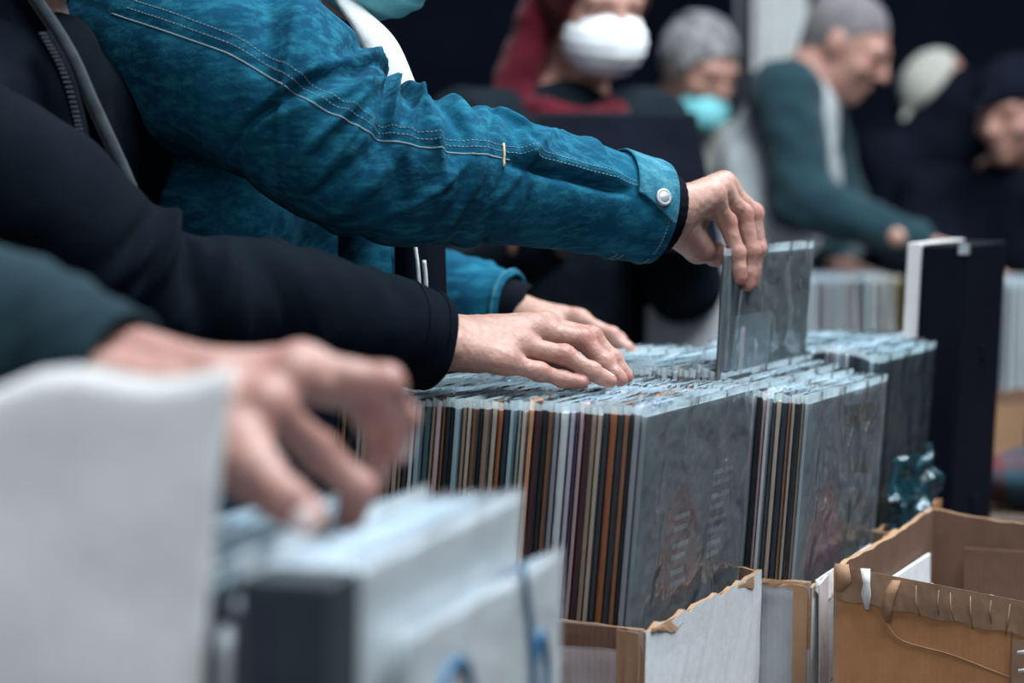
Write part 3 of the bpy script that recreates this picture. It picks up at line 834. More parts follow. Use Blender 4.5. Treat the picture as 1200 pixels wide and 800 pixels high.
# ---------------------------------------------------------------- white cloth bag at the far left front
def cloth_bag():
    zb = BOT0 - .012
    n, m = 60, 40
    V_, F_ = [], []
    pts = [P(222, 800, 1.20), P(240, 590, 1.20), P(258, 450, 1.20)]
    ztop = P(190, 446, 1.20)[2]
    xr = lambda z: np.interp(z, [zb, pts[0][2], pts[1][2], pts[2][2]], [pts[0][0] - .010, pts[0][0], pts[1][0], pts[2][0]])
    for j in range(m + 1):
        f = j / m
        for i in range(n):
            a = 2 * math.pi * i / n
            cx, sx = math.cos(a), math.sin(a)
            ex = math.copysign(abs(cx) ** .45, cx); ey = math.copysign(abs(sx) ** .8, sx)
            z = zb + f * (ztop - zb)
            xR = xr(z); W = .40
            x = xR - W / 2 + ex * W / 2
            left = max(0, (xR - .06 - x) / .30)
            zz = z - f ** 2 * (left ** 2) * .16 - f ** 6 * .004 * math.sin(x * 60)
            th = (.055 * (1 - f) ** .7 + .006)
            y = 1.118 + .135 - (1 - f) * 0.012 + ey * th
            V_.append((x, y, zz))
    V_ = np.array(V_)
    w = waves(V_, 14, 9) * .004 + waves(V_, 30, 10) * .0015
    V_[:, 1] += w * np.clip((ztop - V_[:, 2]) * 20, .3, 1)
    for j in range(m):
        for i in range(n):
            F_.append((j * n + i, j * n + (i + 1) % n, (j + 1) * n + (i + 1) % n, (j + 1) * n + i))
    F_.append(tuple(range(n))[::-1])
    return V_, F_
wb = obj('shopping_bag', cloth_bag(), M['white_cloth'], None, True)
wb.modifiers.new('s', 'SOLIDIFY').thickness = .0015
tag(wb, 'plain white cloth shopping bag, blurred and closest to the camera at far left', 'bag')

# ---------------------------------------------------------------- hands
def solve_depth(px, prev, L, d0, sgn):
    """point on the sight line of a pixel at distance L from prev; nearest if out of reach"""
    a = P(px[0], px[1], 1.0) - P(px[0], px[1], 0.0); o = P(px[0], px[1], 0.0)
    t0 = (prev - o).dot(a) / a.dot(a)
    q = o + a * t0
    h2 = L * L - (q - prev).dot(q - prev)
    if h2 <= 0: return q
    return q + nrm(a) * math.sqrt(h2) * sgn
def finger_chain(pix, d, lens, sg):
    p = [P(pix[0][0], pix[0][1], d)]
    for i in range(1, len(pix)):
        p.append(solve_depth(pix[i], p[-1], lens[i - 1], d, sg[i - 1]))
    return p
FR = [(.0110, .0098, .0088, .0068), (.0112, .0100, .0089, .0069), (.0108, .0096, .0085, .0066), (.0098, .0086, .0076, .0060)]
def build_hand(elbow_side, wrist, fingers, thumb, side, h=.0016, rs=1.0, wr=(.019, .027), palm_n=None, thenar=True, wrist_r=.026):
    """fingers: four lists [knuckle, joint, joint, tip] from the index to the little finger;
    side: unit vector across the wrist towards the thumb; one continuous surface up the forearm"""
    allp = np.vstack([np.vstack(f) for f in fingers] + [np.vstack(thumb), wrist[None], elbow_side[None]])
    lo, hi = allp.min(0) - .035, allp.max(0) + .035
    A = Field(lo, hi, h)                                        # palm and wrist
    ax = nrm(wrist - elbow_side)
    for s in (-1, 1):
        off = side * s * (wrist_r - .019)
        A.cone(elbow_side + off * 1.4, wrist + off, .024, .0195, .012)
    order = [f[0] for f in fingers]
    ws = [wrist + side * w for w in (.014, .005, -.005, -.014)]
    for i, m in enumerate(order):
        A.cone(ws[i], m, .0165, .0122 * rs, .013)
    for i in range(3):
        A.cone(order[i] * .93 + ws[i] * .07, order[i + 1] * .93 + ws[i + 1] * .07, .0100, .0100, .008)
    if palm_n is not None:
        c = (wrist + order[3]) / 2 + palm_n * .006
        A.cone(wrist + palm_n * .004 - side * .012, c, .014, .013, .010)
    A.cone(wrist + side * .012, thumb[0], .017, .0165, .012)
    A.cone(thumb[0], thumb[1], .0165, .0130 * rs, .012)
    A.cone(thumb[0] * .5 + thumb[1] * .5, order[0] * .75 + ws[0] * .25, .010, .009, .012)
    # raised knuckles and tendons
    dors = []
    for f in fingers:
        n = f[1] - (f[0] + f[2]) / 2
        if np.linalg.norm(n) < .003: n = f[1] - (f[0] + f[3]) / 2
        dors.append(nrm(n))
    dm = nrm(sum(dors))
    if palm_n is not None: dm = -palm_n
    for i, m in enumerate(order):
        A.cone(m + dm * .0035, m + dm * .0035 + (f[1] - m) * .001, .0105 * rs, .0105 * rs, .007)
        A.cone(ws[i] + dm * .0125, m + dm * .0095, .0035, .0042, .006)
    Fs = None
    for i, f in enumerate(list(fingers) + [thumb]):
        B = Field(lo, hi, h)
        r = [x * rs for x in (FR[i] if i < 4 else (.0150, .0128, .0108, .0080))]
        for k in range(3):
            B.cone(f[k], f[k + 1], r[k], r[k + 1], .004)
        for k in (1, 2):                                        # joints stand a little proud
            n = dors[i] if i < 4 else nrm(f[1] - (f[0] + f[2]) / 2)
            B.cone(f[k] + n * .0015, f[k] + n * .0016, r[k] * .98, r[k] * .98, .005)
        q = (f[2] * .35 + f[3] * .65)
        pn = -(dors[i] if i < 4 else nrm(f[1] - (f[0] + f[2]) / 2))
        B.cone(q + pn * .0015, f[3] + pn * .0008, r[3] * 1.12, r[3] * .9, .004)   # soft pad
        if i == 4: A.F = smin(A.F, B.F, .009); continue
        Fs = B.F if Fs is None else smin(Fs, B.F, .0018)
    A.F = smin(A.F, Fs, .008)
    v, q = relax(A.mesh(), 2, .4)
    # flush: redder at the finger joints and tips
    fl = np.zeros(len(v))
    for f in list(fingers) + [thumb]:
        for k, w in ((0, .55), (1, .8), (2, .5), (3, .75)):
            dd = np.linalg.norm(v - f[k], axis=1)
            fl = np.maximum(fl, w * np.exp(-(dd / .0125) ** 2))
    # creases across the joints, veins on the back
    N = vnormals(v, q)
    disp = np.zeros(len(v))
    for i, f in enumerate(fingers):
        for k in (1, 2):
            ax_ = nrm(f[k + 1] - f[k - 1])
            rel = v - f[k]
            t = rel.dot(ax_); dd = np.linalg.norm(rel, axis=1)
            back = np.clip(N.dot(dors[i]), 0, 1)
            win = np.exp(-(dd / .013) ** 2) * back
            disp -= win * .0009 * (np.cos(t * 2 * math.pi / .0034) > .35)
    back = np.clip(N.dot(dm), 0, 1)
    pv = v - wrist
    near = np.exp(-((np.linalg.norm(v - (wrist + np.mean(order, axis=0)) / 2, axis=1)) / .05) ** 4)
    disp += back * near * .0018 * np.maximum(0, waves(v, 95, 77)) ** 1.5
    disp += .00025 * waves(v, 420, 78) 
    v = v + N * disp[:, None]
    nails = []
    for i, f in enumerate(list(fingers) + [thumb]):
        n = dors[i] if i < 4 else nrm(f[1] - (f[0] + f[2]) / 2)
        a = nrm(f[3] - f[2]); n = nrm(n - n.dot(a) * a); b = np.cross(a, n)
        r = (FR[i][3] if i < 4 else .0088) * rs
        c = f[2] * .28 + f[3] * .72
        g = []
        for yy in np.linspace(-1, 1, 7):
            for xx in np.linspace(-1, 1, 7):
                w = yy * (1 - .18 * max(0, xx) ** 2 - .12 * max(0, -xx) ** 2)
                ang = w * .95
                g.append(c + a * xx * r * 1.05 + b * math.sin(ang) * r * 1.02 + n * (math.cos(ang) * r * 1.10 + .0004 - .10 * r * xx))
        g = np.array(g)
        fc = [(j * 7 + k, j * 7 + k + 1, j * 7 + k + 8, j * 7 + k + 7) for j in range(6) for k in range(6)]
        nails.append((np.vstack([g, g - n * .0012]), fc + [tuple(49 + z for z in t[::-1]) for t in fc]))
    return v, q, fl, nails
def hand_pose(wrist, fwd, palm, thumbside, curl, spread=.10, sc=1.0, tcurl=.4):
    """a hand from a direction: fwd along the back of the hand, palm the way the palm faces"""
    fwd = nrm(fwd); palm = nrm(palm - palm.dot(fwd) * fwd); ts = nrm(thumbside - thumbside.dot(fwd) * fwd - thumbside.dot(palm) * palm)
    L = [(.046, .026, .021), (.050, .030, .022), (.046, .028, .022), (.036, .021, .019)]
    base = [(.090, .027), (.092, .008), (.086, -.011), (.078, -.028)]
    fs = []
    for i in range(4):
        m = wrist + (fwd * base[i][0] + ts * base[i][1]) * sc
        c = curl[i] if hasattr(curl, '__len__') else curl
        ang = c * .55
        d0 = nrm(fwd + ts * spread * (1.5 - i) * .5)
        p = [m]
        for k in range(3):
            p.append(p[-1] + (d0 * math.cos(ang) + palm * math.sin(ang)) * L[i][k] * sc)
            ang += c * (.8, .6, 0)[k]
        fs.append(p)
    t0 = wrist + (fwd * .025 + ts * .026 + palm * .008) * sc
    d = nrm(fwd * .75 + ts * .6 + palm * .25)
    t1 = t0 + d * .042 * sc
    d2 = nrm(fwd * .95 + ts * (.35 - tcurl * .3) + palm * tcurl)
    t2 = t1 + d2 * .033 * sc
    t3 = t2 + nrm(d2 + palm * tcurl * .4 - ts * .1) * .026 * sc
    return fs, [t0, t1, t2, t3], ts

# ---------------------------------------------------------------- sleeves
def sweep(path, radii, n_s, n_t, disp=None, ref=UP, open_end=True, squash=1.0):
    c = catmull(path, n_s)
    r = np.interp(np.linspace(0, 1, n_s), np.linspace(0, 1, len(radii)), radii)
    r = np.convolve(np.pad(r, 4, 'edge'), np.ones(9) / 9, 'valid')
    T = np.gradient(c, axis=0); T /= np.linalg.norm(T, axis=1)[:, None]
    e1 = ref - (T @ ref)[:, None] * T; e1 /= np.linalg.norm(e1, axis=1)[:, None]
    e2 = np.cross(T, e1)
    ss = np.linspace(0, 1, n_s); th = np.linspace(0, 2 * math.pi, n_t, endpoint=False)
    S, TH = np.meshgrid(ss, th, indexing='ij')
    R = r[:, None] * np.ones_like(TH)
    if disp is not None: R = R + disp(S, TH)
    pos = c[:, None, :] + R[..., None] * (np.cos(TH)[..., None] * e1[:, None, :] * squash + np.sin(TH)[..., None] * e2[:, None, :])
    f = []
    for i in range(n_s - 1):
        for j in range(n_t):
            f.append((i * n_t + j, (i + 1) * n_t + j, (i + 1) * n_t + (j + 1) % n_t, i * n_t + (j + 1) % n_t))
    v = pos.reshape(-1, 3)
    # turn the hem inside
    last = pos[-1]; cen = c[-1]
    rings = [cen + (last - cen) * .93 + T[-1] * .0015, cen + (last - cen) * .86 - T[-1] * .004, cen + (last - cen) * .80 - T[-1] * .05]
    b = (n_s - 1) * n_t
    for rg in rings:
        k = len(v); v = np.vstack([v, rg])
        for j in range(n_t): f.append((b + j, k + j, k + (j + 1) % n_t, b + (j + 1) % n_t))
        b = k
    def at(s, t, off=0.0):
        x = s * (n_s - 1); i = min(int(x), n_s - 2); w = x - i
        y = (t % (2 * math.pi)) / (2 * math.pi) * n_t; j = int(y) % n_t; u = y - int(y)
        q = (pos[i, j] * (1 - w) * (1 - u) + pos[i + 1, j] * w * (1 - u) + pos[i, (j + 1) % n_t] * (1 - w) * u + pos[i + 1, (j + 1) % n_t] * w * u)
        cc = c[i] * (1 - w) + c[i + 1] * w
        return q + nrm(q - cc) * off
    return (v, f), at
def fold_fn(folds, fine=.0012, seed=0):
    r = np.random.RandomState(seed)
    ph = r.uniform(0, 6.28, 8)
    def d(S, TH):
        o = np.zeros_like(S)
        for s0, a, w, sl, t0, tw in folds:
            dth = np.angle(np.exp(1j * (TH - t0)))
            o += a * np.exp(-((S - s0 - sl * dth) / w) ** 2) * np.exp(-(dth / tw) ** 2)
        o += fine * (np.sin(S * 40 + 2 * np.sin(TH + ph[0]) + ph[1]) + .7 * np.sin(S * 75 + 3 * np.sin(TH * 2 + ph[2]) + ph[3]) + .5 * np.sin(TH * 5 + S * 22 + ph[4]))
        return o
    return d
def random_folds(n, s0, s1, amp, seed, tw=(.5, 1.1), t=(0, 6.28), w=(.008, .02)):
    r = np.random.RandomState(seed)
    return [(r.uniform(s0, s1), amp * r.uniform(-1, 1), r.uniform(*w), r.normal(0, .035), r.uniform(*t), r.uniform(*tw)) for _ in range(n)]
def dashes(pts, r, on=.0028, off=.0016):
    """stitches along a line as separate short strands"""
    pts = np.asarray(pts); seg = np.linalg.norm(np.diff(pts, axis=0), axis=1); cum = np.r_[0, np.cumsum(seg)]
    out = []; x = 0
    I = lambda q: np.array([np.interp(q, cum, pts[:, k]) for k in range(3)])
    while x + on < cum[-1]:
        out.append(tube([I(x), I(x + on * .5), I(x + on)], [r * .7, r, r * .7], 5)); x += on + off
    return join(*out)

def slab(pts_a, pts_b, th, n=20, nrmv=np.array([0, -1.0, 0])):
    a = catmull(pts_a, n); b = catmull(pts_b, n)
    v = []
    for i in range(n):
        m = (a[i] + b[i]) / 2 + nrmv * th * .6
        v += [a[i], m, b[i], (a[i] + b[i]) / 2 - nrmv * th]
    f = []
    for i in range(n - 1):
        for k in range(4): f.append((i * 4 + k, i * 4 + (k + 1) % 4, i * 4 + 4 + (k + 1) % 4, i * 4 + 4 + k))
    f += [(3, 2, 1, 0), tuple(4 * n - 4 + k for k in range(4))]
    return np.array(v), f
# ---------------------------------------------------------------- people
def body_field(J, h, grow=0.0, parts=('head', 'torso', 'arms', 'legs')):
    pts = np.array([v for k, v in J.items() if isinstance(v, np.ndarray) and k not in ('hf', 'hu', 'face')])
    lo, hi = pts.min(0) - .24, pts.max(0) + .24
    lo[2] = max(lo[2], -.01)
    F = Field(lo, hi, h)
    g = grow
    f = J['face']; s = np.cross(f, UP)
    if 'torso' in parts:
        ch, pe = J['chest'], J['pelvis']
        for k in (-1, 1):
            F.cone(ch + s * k * .085, pe + s * k * .07, .105 + g, .110 + g, .06)
        F.cone(J['shR'], J['shL'], .058 + g, .058 + g, .07)
        F.cone(ch + UP * .05, J['neck'], .085 + g, .058, .07)
    if 'arms' in parts:
        for q in ('R', 'L'):
            F.cone(J['sh' + q], J['el' + q], .052 + g, .042 + g, .03)
            F.cone(J['el' + q], J['wr' + q], .041 + g, .028 + g * .7, .02)
    if 'legs' in parts:
        for k, q in ((1, 'R'), (-1, 'L')):
            hp = J['pelvis'] + s * k * .09 - UP * .06
            F.cone(hp, J['kn' + q], .082 + g, .056 + g, .05)
            F.cone(J['kn' + q], J['an' + q], .055 + g, .040 + g, .03)
            F.cone(J['an' + q] - UP * .035, J['an' + q] - UP * .045 + f * .15, .036, .028, .03)
    return F
def head_into(F, c, f, u, k=.012, nose=True):
    s = np.cross(f, u); ax = (s, f, u)
    F.cone(c - u * .04 - f * .03, c - u * .16 - f * .045, .055, .058, .03)
    F.ell(c + u * .025 - f * .012, ax, (.076, .097, .092), k)
    F.ell(c - u * .035 + f * .028, ax, (.062, .062, .080), .03)
    F.cone(c - u * .085 + f * .055, c - u * .095 + f * .068, .026, .022, .025)       # chin
    for e in (-1, 1): F.ell(c + s * e * .032 + f * .078 + u * .010, ax, (.020, .012, .011), .02)
    for e in (-1, 1):
        F.cut(c + s * e * .032 + f * .100 + u * .006, ax, (.018, .014, .011), .012)
        F.cone(c + s * e * .012 + f * .090 + u * .026, c + s * e * .050 + f * .078 + u * .026, .009, .008, .012)
        F.ell(c + s * e * .045 + f * .062 - u * .030, ax, (.022, .02, .018), .02)
        F.ell(c + s * e * .076 - f * .012 - u * .005, ax, (.010, .020, .032), .006)   # ear
    F.cone(c + f * .092 + u * .014, c + f * .113 - u * .030, .008, .0125, .012)
    for e in (-1, 1): F.ell(c + s * e * .012 + f * .100 - u * .034, ax, (.009, .010, .008), .006)
    F.ell(c + f * .088 - u * .058, ax, (.024, .012, .006), .006)
    F.ell(c + f * .087 - u * .068, ax, (.021, .012, .007), .006)
    F.cut(c + f * .101 - u * .0625, ax, (.026, .006, .0016), .004)
def hair_mesh(c, f, u, h=.006, grow=.010, front=.055, low=-.06, seed=1, amp=.004):
    s = np.cross(f, u); ax = (s, f, u)
    F = Field(c - .17, c + .17, h)
    F.ell(c + u * .027 - f * .014, ax, (.076 + grow, .097 + grow, .092 + grow), 0)
    F.cone(c - f * .05 - u * .02, c - f * .055 + u * low, .055 + grow * .5, .045, .02)
    F.cut(c + f * (front + .055) - u * .055, ax, (.12, .085, .115), .01)
    F.cut(c + f * .03 - u * .10, ax, (.12, .06, .085), .01)
    v, q = F.mesh(); v, q = relax((v, q), 1)
    N = vnormals(v, q)
    return v + N * (amp * waves(v * np.array([1, 1, .5]), 110, seed))[:, None], q
def mask_mesh(c, f, u, h=.004, drop=0.0, g=1.0):
    s = np.cross(f, u); ax = (s, f, u)
    F = Field(c - .16, c + .16, h)
    F.ell(c + f * .050 - u * (.047 + drop), ax, (.066 * g, .071, .056 * g), 0)
    F.cone(c + f * .100 - u * (.020 + drop), c + f * .100 - u * (.055 + drop), .018, .020, .02)
    F.halfspace(c + f * .030, -f)
    v, q = relax(F.mesh(), 1)
    z = (v - c) @ u
    N = vnormals(v, q)
    return v + N * (.0012 * np.sin(z * 2 * math.pi / .018))[:, None], q
def make_person(label, J, mats, group=None, hands=(), h=.010, hair=None, mask=None, sleeves='RL', hem=-.10, fold=.006, seed=0):
    f = J['face']; s = np.cross(f, UP)
    base = J['pelvis'] + 0.0
    for k, q in ((1, 'R'), (-1, 'L')):
        st = J.get('stride', 0.06) * k
        J.setdefault('an' + q, np.array([base[0], base[1], 0.085]) + s * k * .11 + f * st)
        J.setdefault('kn' + q, (J['pelvis'] - UP * .06 + J['an' + q]) / 2 + s * k * .03 + f * .03)
    root = empty('person', (base[0], base[1], 0.0), label, 'person', group)
    F = body_field(J, h)
    head_into(F, J['head'], J['hf'], J['hu'])
    v, q = F.mesh()
    fl = np.zeros(len(v)); off = len(v); V_, Q_, FL = [v], [list(map(tuple, q))], [fl]
    nails = []
    for hv, hq, hf_, nl in hands:
        V_.append(hv); Q_.append([tuple(int(i) + off for i in t) for t in hq]); FL.append(hf_); off += len(hv); nails += nl
    bo = obj('body', (np.vstack(V_), sum(Q_, [])), mats.get('skin', M['skin_far']), root, True)
    a = bo.data.attributes.new('flush', 'FLOAT', 'POINT'); a.data.foreach_set('value', np.concatenate(FL).astype(np.float32))
    for nl in nails:
        obj('fingernail', nl, M['nail'], bo, True)
    for e in (-1, 1):
        hs = np.cross(J['hf'], J['hu'])
        c = J['head'] + hs * e * .032 + J['hf'] * .0735 + J['hu'] * .006
        E = Field(c - .02, c + .02, .002); E.cone(c, c + .0001, .0125, .0125)
        ey = obj('eye', E.mesh(), M['eye'], bo, True)
        E = Field(c - .02, c + .02, .0015); d = nrm(J['hf'] - J['hu'] * .25); E.ell(c + d * .0105, (nrm(np.cross(d, UP)), d, nrm(np.cross(np.cross(d, UP), d))), (.006, .003, .006))
        obj('iris', E.mesh(), M['iris'], ey, True)
    # jacket over the trunk (and the sleeves that are not swept separately)
    Jk = dict(J)
    F = body_field(Jk, h, .022, ('torso',))
    for qd in sleeves:
        F.cone(J['sh' + qd], J['el' + qd], .078, .064, .05)
        F.cone(J['el' + qd], J['wr' + qd] * .93 + J['el' + qd] * .07, .063, .046, .03)
    for k in (-1, 1):
        F.cone(J['pelvis'] + s * k * .07 + UP * .05, J['pelvis'] + s * k * .08 + UP * hem, .132, .135, .05)
    F.halfspace(J['pelvis'] + UP * (hem + .02), -UP)
    F.halfspace(J['neck'] + UP * .035, nrm(UP * .9 - f * .2))
    v, q = relax(F.mesh(), 1); N = vnormals(v, q)
    v = v + N * (fold * waves(v * np.array([1, 1, .7]), 26, 40 + seed) + fold * .35 * waves(v, 70, 50 + seed))[:, None]
    jk = obj(mats.get('top_name', 'jacket'), (v, q), mats['top'], root, True)
    F = body_field(J, h, .016, ('legs',))
    F.halfspace(J['pelvis'] + UP * .02, UP); F.halfspace(np.array([0, 0, .06]), -UP)
    obj('trousers', F.mesh(), mats.get('legs', M['trousers']), root, True)
    for qd in 'RL':
        a_ = J['an' + qd]
        E = Field(a_ - .2, a_ + .22, .008)
        g0 = np.array([a_[0], a_[1], .045])
        E.cone(g0 - f * .045, g0 + f * .13 - UP * .006, .046, .040); E.cone(a_ + UP * .01, g0, .05, .05, .02)
        E.halfspace(np.array([0, 0, .001]), -UP)
        obj('shoe', E.mesh(), M['shoe'], root, True)
    if hair: obj('hair', hair_mesh(J['head'], J['hf'], J['hu'], **hair[1]), hair[0], root, True)
    if mask is not None: obj('face_mask', mask_mesh(J['head'], J['hf'], J['hu'], drop=mask[1], g=mask[2] if len(mask) > 2 else 1.0), mask[0], root, True)
    return root, bo, jk
def joints(face, pelvis, chest, neck, head, hf, shR, elR, wrR, shL, elL, wrL, hu=None, **kw):
    hf = nrm(hf); hu = UP if hu is None else hu
    hu = nrm(hu - hu.dot(hf) * hf)
    J = dict(face=nrm(face), pelvis=pelvis, chest=chest, neck=neck, head=head, hf=hf, hu=hu, shR=shR, elR=elR, wrR=wrR, shL=shL, elL=elL, wrL=wrL)
    J.update(kw); return J
A_ = lambda *x: np.array(x, float)
EAST = -V                         # the way the shoppers of the near row face, across the table

# --- the person in the black jacket: right hand lying flat on the records of the nearest box
d = 2.335
mc = [P(641, 383, d + .030), P(626, 386, d + .012), P(607, 404, d - .008), P(592, 421, d - .030)]
fi = [finger_chain([(641, 383), (693, 394), (718, 421), (734, 441)], d + .030, (.046, .030, .021), (1, 1, 1)),
      finger_chain([(626, 386), (682, 397), (708, 425), (727, 444)], d + .012, (.050, .031, .022), (1, 1, 1)),
      finger_chain([(607, 405), (661, 416), (693, 435), (715, 446)], d - .008, (.046, .030, .021), (1, 1, 1)),
      finger_chain([(592, 424), (631, 435), (659, 444), (683, 448)], d - .030, (.036, .026, .020), (1, 1, 1))]
wrB = P(520, 400, 2.300)
elB = P(185, 345, 2.15)
toEl = nrm(elB - wrB)
thB = [P(575, 408, 2.352), P(615, 420, 2.375), P(650, 432, 2.385), P(675, 440, 2.39)]
sideB = nrm(P(524, 385, 2.33) - P(524, 418, 2.27))
handB = build_hand(wrB + toEl * .085, wrB, fi, thB, sideB, palm_n=A_(.05, 0.1, -1), wrist_r=.034, rs=1.0)
shB = P(-130, 155, 2.07)
JB = joints(EAST, A_(-.64, 2.38, .91), A_(-.53, 2.29, 1.22), A_(-.46, 2.27, 1.41), A_(-.455, 2.27, 1.60), EAST - UP * .45,
            shB, elB, wrB + toEl * .05, A_(-.43, 2.44, 1.36), A_(-.50, 2.50, 1.09), A_(-.36, 2.40, .99))
pB, bB, jB = make_person('person in a black zipped jacket, bare hand lying flat on the nearest box of records', JB, dict(skin=M['skin'], top=M['black_cloth'], top_name='jacket'),
                         hands=(handB,), hair=(M['hair_dark'], {}), mask=(M['mask_white'], 0), sleeves='L', seed=1)
ft = random_folds(26, .30, .68, .010, 5, (.5, 1.0)) + random_folds(20, .65, .97, .005, 6, (.5, 1.2)) + [(.46, .016, .03, .03, 1.0, .9), (.53, -.014, .02, .03, 1.1, .8), (.58, .012, .02, -.03, 1.3, .9), (.68, .008, .03, .05, .6, .9)]
(vb, fb), atB = sweep([shB + A_(-.03, .03, .01), shB * .5 + elB * .5 + UP * .008, elB + A_(-.010, 0, -.004), elB * .5 + wrB * .5 + UP * .004, wrB + toEl * .012 - UP * .001], [.088, .080, .068, .060, .0475], 150, 96, fold_fn(ft, .0012, 3))
slB = obj('sleeve', (vb, fb), M['black_cloth'], jB, True)
for s_ in (.935, .985):
    obj('cuff_seam', tube([atB(s_, t, .0006) for t in np.linspace(0, 6.283, 60)], .0009, 6), M['knit_black'], jB, True)
obj('front_panel', slab([P(-90, -60, 2.22), P(-80, 60, 2.20), P(-60, 180, 2.18), P(-50, 300, 2.18)], [P(20, -60, 2.20), P(80, 55, 2.185), P(128, 160, 2.17), P(166, 260, 2.165)], .012), M['black_cloth'], jB, True)
# open front edge with its zip, a paler piped line
edge = catmull([P(22, -30, 2.19), P(78, 55, 2.18), P(108, 120, 2.17), P(140, 190, 2.16), P(166, 250, 2.16)], 40)
obj('front_edge', tube(edge, [.0062] * 40, 8), cloth('edge_piping', (.012, .017, .022), (.026, .033, .040), 500, .9, .2, 60, .8), jB, True)
zp = catmull([P(52, 40, 2.165), P(76, 85, 2.16), P(92, 140, 2.155), P(100, 185, 2.15)], 60)
obj('zip_tape', tube(zp, [.0065] * 60, 8), M['knit_black'], jB, True)
tag(obj('zip_teeth', join(*[tube([zp[i] - A_(.003, .007, 0), zp[i] + A_(.003, -.007, 0)], .0010, 5) for i in range(0, 60, 2)]), M['zip'], jB), kind='stuff')
obj('collar_edge', tube(catmull([P(0, -10, 2.2), P(20, 40, 2.19), P(38, 95, 2.18)], 20), .004, 8), M['knit_black'], jB, True)

# --- the person in the denim jacket: right hand lifts a record, left hand further behind
toN = 2.545
fi = [finger_chain([(850, 221), (882, 250), (887, 290), (881, 327)], toN + .040, (.046, .030, .022), (1, 1, 1)),
      finger_chain([(847, 218), (879, 249), (886, 292), (881, 331)], toN + .022, (.050, .031, .023), (1, 1, 1)),
      finger_chain([(841, 221), (870, 251), (880, 294), (877, 333)], toN, (.046, .031, .023), (1, 1, 1)),
      finger_chain([(832, 230), (852, 260), (864, 296), (868, 325)], toN - .020, (.040, .031, .022), (1, 1, 1))]
wrC = P(782, 250, 2.490)
elC = P(440, 176, 2.36)
toEl = nrm(elC - wrC)
thC = [P(798, 270, 2.525), P(818, 290, 2.555), P(838, 297, 2.575), P(853, 302, 2.595)]
sideC = nrm(A_(.30, .80, -.55))
handC = build_hand(wrC + toEl * .085, wrC, fi, thC, sideC, palm_n=nrm(A_(-.35, .25, -.9)), wrist_r=.030, rs=1.10)
# left hand, flat, thumb towards the camera
wrCl = P(604, 366, 2.88); fwd = nrm(P(735, 408, 2.86) - wrCl)
fsl, tl, tsl = hand_pose(wrCl, fwd + UP * .12, A_(.1, -.25, -1), A_(.1, -1, -.2), [.42, .45, .45, .5], sc=.90)
handCl = build_hand(wrCl - fwd * .06, wrCl, fsl, tl, tsl, h=.0024, palm_n=A_(.1, -.25, -1), wrist_r=.028)
shC = A_(-.335, 2.44, 1.44)
elCl = A_(-.16, 2.95, 1.16)
JC = joints(EAST, A_(-.46, 2.72, .93), A_(-.325, 2.66, 1.29), A_(-.225, 2.60, 1.475), A_(-.160, 2.565, 1.612), EAST - UP * .55,
            shC, elC, wrC + toEl * .05, A_(-.265, 2.84, 1.385), elCl, wrCl - fwd * .02)
pC, bC, jC = make_person('person in a blue denim jacket lifting a dark record out of the row', JC, dict(skin=M['skin'], top=M['denim'], top_name='denim_jacket'),
                         hands=(handC, handCl), hair=(M['hair_dark'], {}), mask=(M['mask_teal'], .018, 1.12), sleeves='', seed=2)
ft = random_folds(70, .34, .74, .0095, 15, (.4, .8), (-1.2, 2.2), (.006, .014)) + random_folds(46, .05, .95, .0055, 16, (.5, 1.0), w=(.006, .016)) + \
     [(.40, .010, .016, .05, .5, .8), (.445, -.009, .010, .05, .5, .8), (.475, .010, .012, .04, .4, .9), (.52, -.008, .010, .03, .3, .9), (.55, .008, .012, .03, .4, .8), (.60, -.006, .010, .02, .2, .8), (.64, .005, .012, .02, .3, .8), (.30, .010, .03, .08, .6, .8), (.25, -.009, .02, .08, .6, .8)]
base_f = fold_fn(ft, .0007, 13)
SEAM = 1.30
def den(S, TH):
    d_ = np.angle(np.exp(1j * (TH - SEAM)))
    o = base_f(S, TH) * np.clip((.93 - S) / .05, .12, 1)
    o -= .0012 * np.exp(-(d_ / .045) ** 2) * (S < .93)
    gap = np.clip((S - .69) / .03, 0, 1) * np.clip((.915 - S) / .03, 0, 1)
    o += gap * .0045 * np.exp(-((d_ + .16) / .13) ** 2)                      # upper flap of the cuff opening stands off
    o -= gap * .0130 * np.exp(-((d_ - .085) / .085) ** 2)                      # dark opening beneath it
    o += .0022 * (S > .925) * 1.0
    o += .0010 * np.exp(-((S - .985) / .008) ** 2)
    return o
(vc, fc), atC = sweep([shC + A_(-.05, .03, .01), shC * .5 + elC * .5 + A_(-.01, -.02, .012), elC + A_(-.005, 0, -.010), elC * .55 + wrC * .45 - UP * .002, wrC + toEl * .014 - UP * .004],
                      [.106, .096, .079, .064, .0490], 300, 160, den)
slC = obj('sleeve', (vc, fc), M['denim'], jC, True)
st = [dashes([atC(s, SEAM - .10, .0004) for s in np.linspace(.10, .925, 160)], .0005),
      dashes([atC(s, SEAM - .19, .0004) for s in np.linspace(.10, .925, 160)], .0005)]
for s_ in (.932, .942, .986):
    st.append(dashes([atC(s_, t, .0005) for t in np.linspace(-3.6, 1.35 if s_ < .95 else 2.5, 120)], .0006, .0024, .0014))
tag(obj('stitching', join(*st), M['thread'], jC, True), kind='stuff')
obj('sleeve_seam', tube([atC(s, SEAM, .0004) for s in np.linspace(.08, .70, 120)], .0008, 6), M['thread'], jC, True)
obj('bar_tack', tube([atC(.688, SEAM + t, .001) for t in np.linspace(-.22, .12, 8)], .0013, 6), M['tan_thread'], jC, True)
